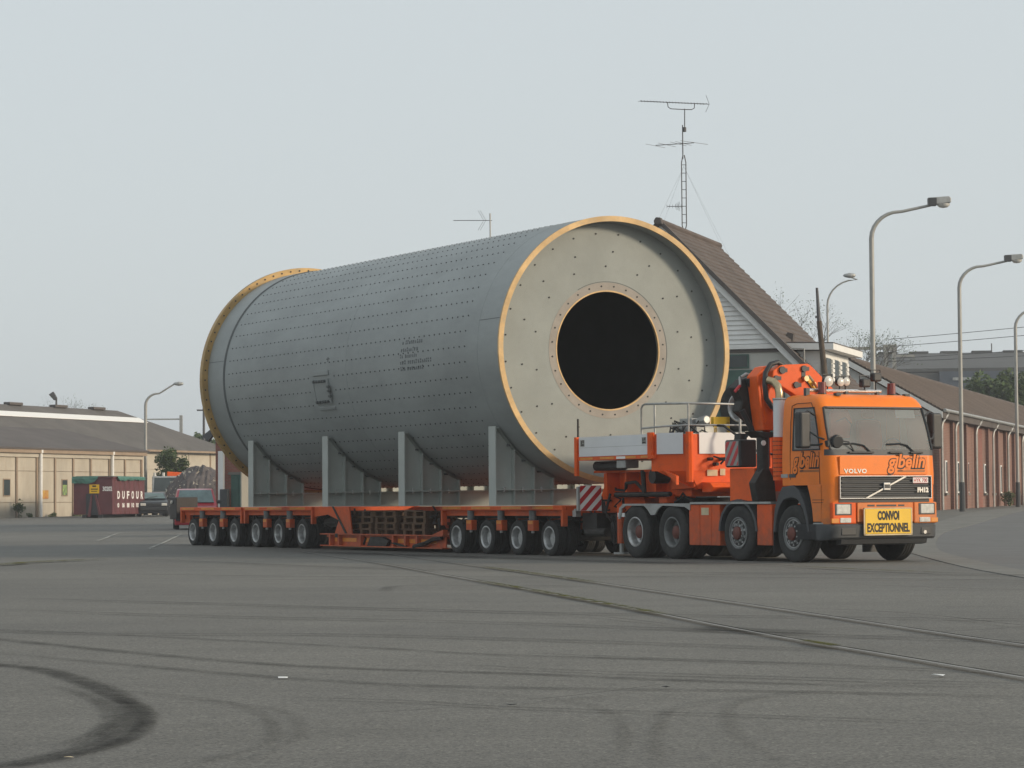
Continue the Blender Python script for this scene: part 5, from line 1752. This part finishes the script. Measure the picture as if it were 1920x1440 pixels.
for i in range(len(LV) - 1):
    for j in range(NC):
        if i in (3, 4) and FR0 <= j <= FR1:
            quad(wind, i, j)
        elif i == 2 and 5 <= j <= NC - 7:
            quad(surr, i, j)
        elif i in (3, 4) and j in SIDE_N:
            quad(sidew_n, i, j)
        elif i in (3, 4) and j in SIDE_F:
            quad(sidew_f, i, j)
        else:
            quad(body, i, j)
body.add(G[-1], [tuple(range(NC))])
cabp = P('cab', body, 'cab', TK, smooth=35)
P('windscreen', wind, 'glass', TK, smooth=35)
P('windscreen_surround', surr, 'dkgrey', TK, smooth=35)
P('door_window', sidew_n, 'sideglass', TK)
P('door_window', sidew_f, 'sideglass', TK)
# black seal round the windscreen
seal = []
for j in range(FR0, FR1 + 2):
    seal.append(Vector(G[5][j]) + Vector((.012, 0, 0)))
for i in (4, 3):
    seal.append(Vector(G[i][FR1 + 1]) + Vector((.008, .008, 0)))
seal2 = [Vector(G[i][FR0]) + Vector((.008, -.008, 0)) for i in (3, 4, 5)]
P('windscreen_seal', MB().tube(seal, .022, 6).tube(seal2, .022, 6), 'black', TK)
# side-window frames and door shut lines
fr = [G[3][2], G[5][2], G[5][3], G[4][3], G[3][3], G[3][2]]
P('window_seal', MB().tube([Vector(p) + Vector((0, -.004, 0)) for p in fr], .016, 5), 'black', TK)
dl = MB().tube([(-.17, -1.218, 1.5), (-.17, -1.222, 1.95), (-.17, -1.20, 2.55), (-.15, -1.178, 2.85), (.0, -1.172, 2.89), (.45, -1.172, 2.89), (.62, -1.19, 2.62)], .006, 4)
dl.tube([(.74, -1.222, 2.0), (.76, -1.223, 1.42)], .006, 4)
P('door_shut_line', dl, 'inkbrown', TK)
dh = MB().tube([(.83, -1.15, 1.93), (.86, -1.13, 1.42)], .006, 4)
P('corner_shut_line', dh, 'inkbrown', TK)
P('cab_floor', MB().box(-.46, .9, -1.15, 1.15, 1.41, 1.45), 'black', TK)
P('cab_back_lining', MB().box(-.44, -.42, -1.12, 1.12, 1.45, 2.98), 'interior', TK)
P('dashboard', MB().prism([(.45, 1.46), (.9, 1.46), (.92, 1.96), (.6, 1.99), (.45, 1.85)], 'y', -1.08, 1.08), 'interior', TK, bev=.03)
for y in (-.62, .62):
    sb = P('seat', MB().prism([(-.3, 1.55), (.25, 1.55), (.25, 1.75), (-.12, 1.78), (-.22, 2.6), (-.36, 2.62)], 'y', y - .26, y + .26), 'seat', TK, bev=.05)
    P('headrest', MB().box(-.36, -.24, y - .13, y + .13, 2.64, 2.82), 'seat', sb, bev=.04)
P('jacket', MB().prism([(-.85, 2.25), (-.4, 2.25), (-.34, 2.55), (-.42, 2.76), (-.72, 2.80), (-.84, 2.72)], 'x', .50, .56), 'seat', TK, bev=.04)
P('steering_wheel', MB().tube([(.42 + .06 * math.sin(a), .62 + .22 * math.cos(a), 2.05 + .2 * math.sin(a)) for a in [i * PI / 12 for i in range(25)]], .018, 6), 'black', TK)
P('paper_sheet', MB().add([(.735, .5, 2.62), (.735, .93, 2.62), (.70, .92, 2.77), (.70, .5, 2.77)], [(0, 1, 2, 3)]), 'paper', TK)
P('paper_sheet', MB().box(.78, .90, -.75, -.45, 2.005, 2.012), 'paper', TK)
P('mirror_cable', MB().tube([(.62, -.75, 2.55), (.62, -.55, 2.62), (.6, -.4, 2.5), (.62, -.45, 2.3)], .012, 5), 'black', TK)

# ---- lower front: panels, grille, lights, bumper
XFN = 1.02
lower = MB()
prof = [(.36, 1.40), (.44, 1.20), (.50, .98), (.53, .74), (.78, .74), (.78, 1.40)]
lower.prism(prof, 'y', -1.222, -1.15).prism(prof, 'y', 1.15, 1.222)
P('door_lower_panel', lower, 'cab', TK, bev=.01)
rows = []
for z, xf in ((.70, 1.0), (1.10, 1.02), (1.40, 1.02)):
    o_ = outline(z, xf, 1.215, .70, .22)
    rows.append([p for p in o_ if p[0] > .75])
lo = MB()
n_ = len(rows[0])
for i in range(2):
    for j in range(n_ - 1):
        lo.add([rows[i][j], rows[i][j + 1], rows[i + 1][j + 1], rows[i + 1][j]], [(0, 1, 2, 3)])
P('front_panel', lo, 'cab', TK, smooth=40)
hd = P('bonnet_flap', MB().box(XFN + .001, XFN + .022, -.985, .965, 1.585, 1.915), 'cab', TK, bev=.008)
gr = P('grille', MB().box(XFN + .001, XFN + .02, -1.0, 1.02, 1.155, 1.555), 'dkgrey', TK)
for k in range(5):
    z = 1.205 + k * .07
    P('slat', MB().prism([(XFN + .021, z), (XFN + .055, z + .012), (XFN + .055, z + .026), (XFN + .021, z + .045)], 'y', -.96, .98), 'dkgrey', gr)
P('grille_frame', MB().box(XFN + .02, XFN + .06, -1.01, 1.03, 1.545, 1.565).box(XFN + .02, XFN + .06, -1.01, 1.03, 1.145, 1.165).box(XFN + .02, XFN + .06, -1.01, -.99, 1.166, 1.544).box(XFN + .02, XFN + .06, 1.01, 1.03, 1.166, 1.544), 'chrome', gr, bev=.006)
P('diagonal_bar', MB().prism([(-.46, 1.167), (-.39, 1.167), (.46, 1.543), (.39, 1.543)], 'x', XFN + .057, XFN + .066), 'chrome', gr)
em = P('emblem', MB().box(XFN + .064, XFN + .085, -.065, .085, 1.30, 1.44), 'chrome', gr, bev=.01)
P('emblem_centre', MB().box(XFN + .086, XFN + .089, -.048, .068, 1.335, 1.405), 'dkgrey', gr)
text('VOLVO', .105, 'chrome', TK, (XFN + .024, -.90, 1.612), (0, 1, 0), (0, 0, 1), off=.004, width=.50, sp=1.15, ext=.006)
text('FH12', .115, 'chrome', gr, (XFN + .058, .70, 1.265), (0, 1, 0), (0, 0, 1), off=.007, width=.25, ext=.004)
np_ = P('number_plate', MB().box(XFN + .056, XFN + .066, .60, .94, 1.425, 1.535), 'paper', TK)
text('HYK 700', .095, 'redp', np_, (XFN + .068, .62, 1.447), (0, 1, 0), (0, 0, 1), off=.0015, width=.30, ext=.001)
P('plate_border', MB().box(XFN + .0665, XFN + .0675, .602, .938, 1.526, 1.533).box(XFN + .0665, XFN + .0675, .602, .938, 1.427, 1.434), 'redp', np_)


def logo(org, xa, wd, ht, par):
    xa = Vector(xa)
    up = Vector((0, 0, 1))
    na = xa.cross(up)
    o_ = Vector(org)
    for word, f0, f1, sz, dz in (('g', 0., .25, 1.28, 0.), ('belin', .265, 1., 1.18, .06)):
        a = o_ + xa * wd * f0 + up * ht * (.30 + dz)
        text(word, ht * sz * .78, 'ink', par, a, xa, up, shear=.22, off=.026 * ht / .3, width=wd * (f1 - f0), ext=.002)
        b = o_ + xa * (wd * f0 + wd * .016) + up * ht * (.315 + dz) + na * .004
        text(word, ht * sz * .78, 'cab', par, b, xa, up, shear=.22, off=.008 * ht / .3, width=wd * (f1 - f0) - wd * .032, ext=.002)
    P('underline', MB().add([tuple(o_ + xa * wd * .27 + up * ht * .13), tuple(o_ + xa * wd * .97 + up * ht * .13), tuple(o_ + xa * wd * .99 + up * ht * .23), tuple(o_ + xa * wd * .29 + up * ht * .23)], [(0, 1, 2, 3)]), M('faint_brown_print', (.42, .13, .02), .5), par)
    P('small_print', MB().add([tuple(o_ + xa * wd * .27 + up * ht * .17 + na * .002), tuple(o_ + xa * wd * .40 + up * ht * .17 + na * .002), tuple(o_ + xa * wd * .41 + up * ht * .22 + na * .002), tuple(o_ + xa * wd * .28 + up * ht * .22 + na * .002)], [(0, 1, 2, 3)]), 'ink', par)


logo((XFN + .0235, .05, 1.58), (0, 1, 0), .87, .36, hd)
logo((-.10, -1.2235, 1.585), (1, 0, 0), .86, .40, cabp)
P('model_badge', MB().box(-.46, -.24, -1.232, -1.2225, 1.545, 1.61), 'steel', TK)
P('model_badge', MB().box(-.20, .0, -1.232, -1.2225, 1.545, 1.61), 'dkgrey', TK)
P('door_print', MB().box(.52, .88, -1.224, -1.2225, 1.13, 1.14).box(.52, .85, -1.224, -1.2225, 1.08, 1.09), 'inkbrown', TK)
# waist line and bumper-top panels
P('grille_gap', MB().box(XFN + .001, XFN + .012, -1.0, 1.0, 1.085, 1.14), 'black', TK)
mp_ = P('middle_panel', MB().box(XFN + .001, XFN + .035, -.62, .62, .73, 1.08), 'cab', TK, bev=.012)
for z in (1.01, .95, .89):
    for y0_, y1_ in ((-.4, -.24), (-.20, .24), (.28, .42)):
        if z > .9:
            P('slot', MB().box(XFN + .034, XFN + .038, y0_, y1_, z, z + .032), 'black', mp_)
for s_ in (-1, 1):
    hl = P('headlight_panel', MB().box(XFN - .06, XFN + .03, min(s_ * .64, s_ * 1.16), max(s_ * .64, s_ * 1.16), .70, 1.085), 'crane' if s_ < 0 else 'cab', TK, bev=.025)
    P('headlight', MB().box(XFN + .02, XFN + .05, min(s_ * .78, s_ * 1.08), max(s_ * .78, s_ * 1.08), .875, 1.05), 'lens', hl, bev=.02)
    P('headlight_frame', MB().box(XFN + .02, XFN + .035, min(s_ * .74, s_ * 1.11), max(s_ * .74, s_ * 1.11), .855, 1.065), 'black', hl, bev=.01)
    P('indicator', MB().box(XFN + .0, XFN + .034, min(s_ * 1.02, s_ * 1.18), max(s_ * 1.02, s_ * 1.18), .715, .80), 'amber', hl, bev=.01)
    P('fog_light', MB().box(XFN + .02, XFN + .042, min(s_ * .76, s_ * 1.0), max(s_ * .76, s_ * 1.0), .72, .81), 'lens', hl, bev=.012)
bo = [outline(z, xf, 1.235, .60, .24) for z, xf in ((.42, 1.0), (.46, 1.05), (.66, 1.07), (.70, 1.04))]
bm_ = MB()
for i in range(3):
    for j in range(NC):
        j2 = (j + 1) % NC
        bm_.add([bo[i][j], bo[i][j2], bo[i + 1][j2], bo[i + 1][j]], [(0, 1, 2, 3)])
bm_.add(bo[0], [tuple(range(NC))]).add(bo[-1], [tuple(range(NC))])
bp_ = P('bumper', bm_, 'dkgrey', TK, smooth=35)
for y0_, y1_ in ((-.98, -.66), (.78, 1.0)):
    P('bumper_recess', MB().box(1.045, 1.072, y0_, y1_, .50, .63), 'black', bp_, bev=.01)
P('tow_eye', MB().cyl((1.06, .86, .54), (1.085, .86, .54), .035, n=10), 'chrome', bp_)
P('air_dam', MB().prism([(.85, .32), (1.0, .34), (1.02, .42), (.85, .42)], 'y', -.95, .95), 'black', TK)
sg = P('convoy_sign', MB().box(1.10, 1.125, -.50, .52, .515, .965), 'yellow', TK, bev=.012)
P('sign_rim', MB().box(1.098, 1.122, -.525, .545, .49, .5145).box(1.098, 1.122, -.525, .545, .9655, .985).box(1.098, 1.122, -.525, -.5005, .49, .985).box(1.098, 1.122, .5205, .545, .49, .985), 'timber', sg)
text('CONVOI', .21, 'ink', sg, (1.128, -.23, .775), (0, 1, 0), (0, 0, 1), off=.011, width=.48, ext=.001)
text('EXCEPTIONNEL', .215, 'ink', sg, (1.128, -.46, .555), (0, 1, 0), (0, 0, 1), off=.009, width=.94, ext=.001)
# steps and wheel arch
P('cab_step', MB().box(.52, .80, -1.19, -.8, .40, .735), 'black', TK, bev=.01)
P('step_tread', MB().box(.52, .82, -1.215, -1.185, .44, .465).box(.52, .82, -1.215, -1.185, .70, .725), 'steel', TK)
for s_ in (-1, 1):
    y0_, y1_ = (-1.25, -.86) if s_ < 0 else (.86, 1.25)
    arc = [(-.72, .55), (-.66, .98), (-.52, 1.25), (-.40, 1.38), (-.05, 1.405), (.14, 1.30), (.30, 1.06), (.40, .80), (.44, .55)]
    arc2 = [(.38, .55), (.33, .78), (.24, .98), (.08, 1.14), (-.10, 1.18), (-.36, 1.14), (-.50, 1.02), (-.60, .82), (-.65, .55)]
    P('wheel_arch', MB().prism(arc + arc2, 'y', y0_, y1_), 'dkgrey', TK, bev=.015)
    arc = [(-1.93 + .66 * math.cos(a), .56 + .60 * math.sin(a)) for a in [i * PI / 10 for i in range(11)]]
    arc2 = [(-1.93 + .60 * math.cos(a), .56 + .55 * math.sin(a)) for a in [i * PI / 10 for i in range(10, -1, -1)]]
    P('mudguard', MB().prism(arc + arc2, 'y', y0_ + .02 if s_ < 0 else y0_, y1_ if s_ < 0 else y1_ - .02), 'dkgrey', TK)
    # rear tandem mudguard with a dip between the wheels
    top = [(-6.32, .78), (-6.27, 1.0), (-6.12, 1.085), (-3.60, 1.085)]
    bot = [(-3.60, .95), (-3.80, 1.02), (-4.62, 1.045), (-4.78, .97), (-4.90, .86), (-5.06, .86), (-5.18, .97), (-5.32, 1.045), (-6.02, 1.045), (-6.18, .98), (-6.25, .78)]
    P('mudguard', MB().prism(top + bot, 'y', y0_ + .02 if s_ < 0 else y1_ - .05, y0_ + .05 if s_ < 0 else y1_ - .02), 'steel', TK)
    P('mudguard_top', MB().box(-6.12, -3.6, y0_ + .051 if s_ < 0 else y0_, y1_ if s_ < 0 else y1_ - .051, 1.05, 1.083), 'dkgrey', TK)
    P('walkway', MB().box(-3.59, -.80, -1.235 if s_ < 0 else .8, -.8 if s_ < 0 else 1.235, 1.07, 1.11), 'steel', TK)
    # tool boxes
    for k, (x0_, x1_) in enumerate(((-3.66, -3.28), (-3.27, -2.87), (-2.86, -2.57))):
        bx_ = P('tool_box', MB().box(x0_, x1_, -1.21 if s_ < 0 else .65, -.65 if s_ < 0 else 1.21, .28, 1.06), 'red_orange', TK, bev=.012)
        if k == 1 and s_ < 0:
            P('data_plate', MB().box(x0_ + .06, x1_ - .08, -1.216, -1.2115, .86, 1.0), 'timber', bx_)
    P('tool_box', MB().box(-1.30, -.80, -1.21 if s_ < 0 else .65, -.65 if s_ < 0 else 1.21, .30, 1.06), 'red_orange', TK, bev=.012)
    P('mud_flap', MB().box(-.775, -.76, -1.2 if s_ < 0 else .8, -.8 if s_ < 0 else 1.2, .15, .6), 'black', TK)
P('fifth_wheel', MB().cyl((-5.0, 0, 1.07), (-5.0, 0, 1.2), .55, n=20).box(-5.8, -4.2, -.45, .45, 1.062, 1.12), 'mechanic', TK)
P('work_light', MB().box(-5.2, -4.9, -.95, -.75, 1.09, 1.28), 'red_orange', TK, bev=.02)
P('deck_clutter', MB().tube([(-4.9, -.7, 1.1), (-4.6, -.75, 1.28), (-4.3, -.7, 1.1)], .03).tube([(-4.7, -.9, 1.1), (-4.4, -.6, 1.35), (-4.1, -.5, 1.4)], .02).box(-3.4, -2.6, -.4, .4, 1.06, 1.45), 'mechanic', TK)
# rear support leg
P('support_leg', MB().cyl((-6.55, -1.02, .28), (-6.55, -1.02, 1.05), .085, n=10), 'red_orange', TK)
P('support_foot', MB().cyl((-6.55, -1.02, .06), (-6.55, -1.02, .10), .16, n=12).cyl((-6.55, -1.02, .10), (-6.55, -1.02, .28), .04), 'steel', TK)

# ---- mirrors, wipers, roof kit
for s_ in (-1, 1):
    mm = P('mirror', MB().box(.50, .70, s_ * 1.47 - .12, s_ * 1.47 + .12, 2.06, 2.72), 'black', TK, bev=.045, seg=3)
    P('mirror_arm', MB().tube([(.62, s_ * 1.22, 2.66), (.60, s_ * 1.36, 2.74), (.58, s_ * 1.44, 2.68)], .022, 6), 'black', mm, smooth=60)
    P('mirror_arm', MB().tube([(.86, s_ * 1.12, 2.20), (.80, s_ * 1.28, 2.26), (.66, s_ * 1.40, 2.38)], .018, 6), 'black', mm, smooth=60)
    P('mirror_arm', MB().tube([(.86, s_ * 1.12, 2.16), (.78, s_ * 1.28, 2.12), (.66, s_ * 1.40, 2.12)], .018, 6), 'black', mm, smooth=60)
P('front_mirror', MB().cyl((1.0, -.98, 2.17), (.90, -.98, 2.19), .12, n=16), 'black', TK, bev=.02)
P('front_mirror_arm', MB().tube([(.95, -.95, 2.2), (1.0, -.75, 2.17), (.98, -.62, 2.0)], .014, 5), 'black', TK)
P('mirror_mount', MB().box(.84, .95, -1.18, -1.06, 2.08, 2.20), 'black', TK, bev=.02)
for y0_, y1_ in ((-.25, -.98), (.72, .12)):
    P('wiper', MB().tube([(1.0, y0_, 1.97), (.965, y0_ - .15, 2.11), (.945, (y0_ + y1_) / 2, 2.145), (.95, y1_, 2.13)], .016, 5), 'black', TK)
for y in (-.62, -.35, .28, .75):
    P('washer_jet', MB().box(.985, 1.025, y - .14, y + .14, 1.965, 2.0), 'black', TK, bev=.01)
P('roof_bar', MB().cyl((.12, -1.02, 3.13), (.12, .62, 3.13), .032, n=10), 'chrome', TK)
for y0_, y1_, z1_ in ((-1.08, -1.0, 3.17), (-.2, -.14, 3.12), (.5, .56, 3.12)):
    P('roof_bar_mount', MB().box(.08, .16, y0_, y1_, 3.02, z1_), 'dkgrey', TK)


def spot(y, z, face, rad=.105, xx=.12):
    if face:
        o_ = P('work_lamp', MB().lathe([(.03, -.10), (rad * .8, -.06), (rad, .02), (rad, .05)], (xx, y, z), 'x', 18), 'black', TK, smooth=40)
        P('lamp_lens', MB().lathe([(rad * .95, .045), (rad * .6, .065), (.0, .072)], (xx, y, z), 'x', 18), 'lens', o_, smooth=60)
    else:
        o_ = P('work_lamp', MB().box(xx - .06, xx + .08, y - .095, y + .095, z - .09, z + .07), 'black', TK, bev=.03)
    P('lamp_bracket', MB().tube([(xx, y - rad, z), (xx, y - rad, z + rad + .02), (xx, y + rad, z + rad + .02), (xx, y + rad, z)], .012, 5).cyl((xx, y, 3.1), (xx, y, z - .06), .015, n=6), 'black', o_)


spot(-.58, 3.30, True)
spot(-.31, 3.29, True, .085)
spot(-.18, 3.30, True, .085)
spot(.25, 3.29, False)
spot(.50, 3.40, False)
for y in (-.76, .80):
    bc = P('beacon', MB().cyl((.20, y, 3.08), (.20, y, 3.28), .08, .075, n=14), 'redlens', TK)
    P('beacon_base', MB().cyl((.20, y, 3.02), (.20, y, 3.08), .085, n=14), 'black', bc)
P('marker_light', MB().box(.5, .6, -.72, -.62, 3.02, 3.07).box(.42, .52, .88, .98, 3.02, 3.07), 'black', TK)
# exhaust stack behind the cab
ex = P('exhaust_stack', MB().cyl((-.75, -1.05, 2.3), (-.75, -1.05, 3.02), .12, n=14), 'white', TK, smooth=40)
P('exhaust_guard', MB().cyl((-.75, -1.05, 1.5), (-.75, -1.05, 2.295), .135, n=12), 'crane', ex, smooth=40)
for k in range(9):
    P('guard_ring', MB().lathe([(.137, -.006), (.141, 0), (.137, .006)], (-.75, -1.05, 1.58 + k * .08), 'z', 12), 'inkbrown', ex)
P('exhaust_elbow', MB().tube([(-.75, -1.05, 3.0), (-.75, -1.05, 3.12), (-.78, -1.06, 3.24), (-.86, -1.1, 3.33), (-.96, -1.16, 3.36)], .075, 12), 'brass', ex, smooth=60)
P('clamp', MB().lathe([(.124, -.02), (.13, 0), (.124, .02)], (-.75, -1.05, 3.0), 'z', 14), 'steel', ex)
# ---- folded loader crane behind the cab
XC = -1.30
P('cab_bulkhead', MB().box(-.62, -.52, -.85, 1.1, 1.1, 2.4), 'crane', TK, bev=.01)
cb = P('crane_base', MB().box(-2.30, -1.46, -1.15, .6, 1.12, 1.74), 'crane', TK, bev=.015)
P('crane_base_plate', MB().box(-1.455, -1.44, -.75, -.25, 1.14, 1.30), 'steel', cb)
pc = P('crane_post', MB().cyl((XC, -1.06, 1.25), (XC, -1.06, 2.36), .12, n=14).prism([(-1.33, 2.42), (-.80, 2.39), (-.95, 2.30), (-1.16, 2.30)], 'x', XC - .25, XC + .15).prism([(-1.25, 1.12), (-.85, 1.12), (-.88, 1.5), (-1.0, 1.72), (-1.14, 1.72), (-1.32, 1.46)], 'x', XC - .1, XC + .12), 'mechanic', TK, bev=.012)
P('marker_disc', MB().cyl((XC + .12, -1.13, 2.2), (XC + .14, -1.13, 2.2), .05, n=12), 'paper', pc)
bo_ = P('crane_boom', MB().prism([(-1.28, 3.44), (-1.10, 3.62), (-.96, 3.65), (-.84, 3.30), (-.72, 2.92), (-.80, 2.44), (-1.14, 2.43)], 'x', XC - .2, XC + .14), 'crane', TK, bev=.02)
P('boom_rib', MB().prism([(-1.20, 3.42), (-1.14, 3.46), (-1.04, 2.6), (-1.09, 2.55)], 'x', XC + .141, XC + .16), 'crane', bo_)
ck = P('crane_knuckle', MB().prism([(-1.05, 3.54), (-.87, 3.65), (-.26, 3.68), (-.20, 3.65), (.16, 3.35), (.60, 2.95), (.60, 2.6), (-.32, 2.9), (-.62, 3.12), (-.94, 3.28), (-1.07, 3.40)], 'x', XC + .17, XC + .36), 'crane', TK, bev=.02)
P('crane_lobe', MB().prism([(-.93 + .17 * math.cos(a), 3.04 + .24 * math.sin(a)) for a in [i * PI / 10 for i in range(20)]], 'x', XC + .15, XC + .24), 'crane', TK, bev=.015)
for y, z, r2 in ((-.86, 3.55, .07), (-.37, 3.585, .06), (-1.0, 3.40, .05), (-.55, 3.28, .06)):
    P('pivot_pin', MB().cyl((XC + .355, y, z), (XC + .40, y, z), r2, n=12).box(XC + .361, XC + .375, y - .02, y + .12, z - .035, z + .035), 'dkgrey', ck)
P('knuckle_slot', MB().prism([(-.42, 3.56), (-.33, 3.56), (-.33, 3.46), (-.22, 3.42), (-.05, 3.16), (-.16, 3.16), (-.30, 3.32), (-.42, 3.40)], 'x', XC + .361, XC + .366), 'dkgrey', ck)
P('valve_fitting', MB().cyl((XC + .36, -.36, 3.40), (XC + .45, -.36, 3.40), .055, n=10).cyl((XC + .36, -.17, 3.30), (XC + .43, -.17, 3.30), .04, n=10).tube([(XC + .4, -.28, 3.46), (XC + .45, -.22, 3.36), (XC + .42, -.12, 3.24), (XC + .4, -.02, 3.14)], .022, 5), 'brass', ck)
P('warning_chevron', MB().prism([(-.30, 3.36), (-.24, 3.40), (-.06, 3.16), (-.14, 3.16)], 'x', XC + .367, XC + .372), 'yellow', ck)
P('crane_hose', MB().tube([(XC + .3, -.75, 3.62), (XC + .32, -.92, 3.70), (XC + .32, -1.08, 3.66), (XC + .3, -1.18, 3.5), (XC + .3, -1.20, 3.26), (XC + .3, -1.17, 3.02), (XC + .3, -1.05, 2.87), (XC + .32, -.86, 2.82)], .05, 8), 'black', TK, smooth=60)
P('crane_hose', MB().tube([(XC + .3, -1.02, 2.86), (XC + .28, -.95, 2.62), (XC + .25, -.88, 2.4), (XC + .2, -.86, 2.2)], .022, 6), 'black', TK, smooth=60)
P('folded_jib', MB().prism([(-1.10, 3.46), (-1.34, 3.40), (-1.50, 3.24), (-1.36, 3.00), (-1.42, 2.80), (-1.18, 2.62), (-1.02, 2.45), (-.98, 3.0)], 'x', XC - .5, XC - .22), 'mechanic', TK, bev=.03)
P('jib_cylinder', MB().cyl((XC - .2, -1.38, 2.82), (XC - .2, -1.12, 2.38), .055, n=10).cyl((XC - .15, -1.05, 2.9), (XC - .15, -1.25, 3.42), .07, n=10), 'black', TK)
P('jib_hooks', MB().tube([(XC - .3, -1.1, 3.48), (XC - .25, -1.25, 3.50), (XC - .25, -1.36, 3.44)], .03, 6).tube([(XC - .3, -1.36, 3.44), (XC - .2, -1.42, 3.30), (XC - .2, -1.47, 3.20)], .025, 6), 'steel', TK)
P('red_tip', MB().cyl((XC - .2, -1.42, 3.28), (XC - .2, -1.54, 3.16), .03, n=8), 'redp', TK)
# striped counter box on the crane base
wb_ = P('outrigger_pad_box', MB().box(-2.32, -1.80, -1.24, -.86, 1.76, 2.28), 'black', TK, bev=.03)
P('striped_face', MB().box(-2.29, -1.84, -1.253, -1.2405, 1.79, 2.25), 'pole', wb_)
P('red_stripe', stripes(-1.2535, -2.285, -1.845, 1.795, 2.245, 4, 'y', .75, .05, .11), 'redp', wb_)
P('box_top', MB().box(-2.2, -2.0, -1.1, -.95, 2.285, 2.40).tube([(-2.0, -1.0, 2.3), (-1.85, -.9, 2.5), (-1.8, -.85, 2.66)], .025, 5), 'black', wb_)
P('red_leg', MB().box(-1.46, -1.36, -.95, -.85, 1.76, 2.46), 'red_orange', TK)
P('notice_plate', MB().box(-.518, -.512, -.5, -.3, 1.9, 2.1), 'paper', TK)

# ------------------------------------------------------------------ air
hz = bpy.data.materials.new('hazy_air')
hz.use_nodes = True
hn, hl_ = hz.node_tree.nodes, hz.node_tree.links
hn.clear()
ho = hn.new('ShaderNodeOutputMaterial')
pv = hn.new('ShaderNodeVolumePrincipled')
pv.inputs['Color'].default_value = (.86, .90, .95, 1)
pv.inputs['Density'].default_value = .0006
pv.inputs['Anisotropy'].default_value = .2
hl_.new(pv.outputs[0], ho.inputs['Volume'])
me = MB().box(-1700, 1700, -320, 3100, -1.2, 24).mesh('haze', hz)
haze = P('haze', me, None, None)
haze['kind'] = 'stuff'
haze['label'] = 'thin pale summer haze over the whole yard'
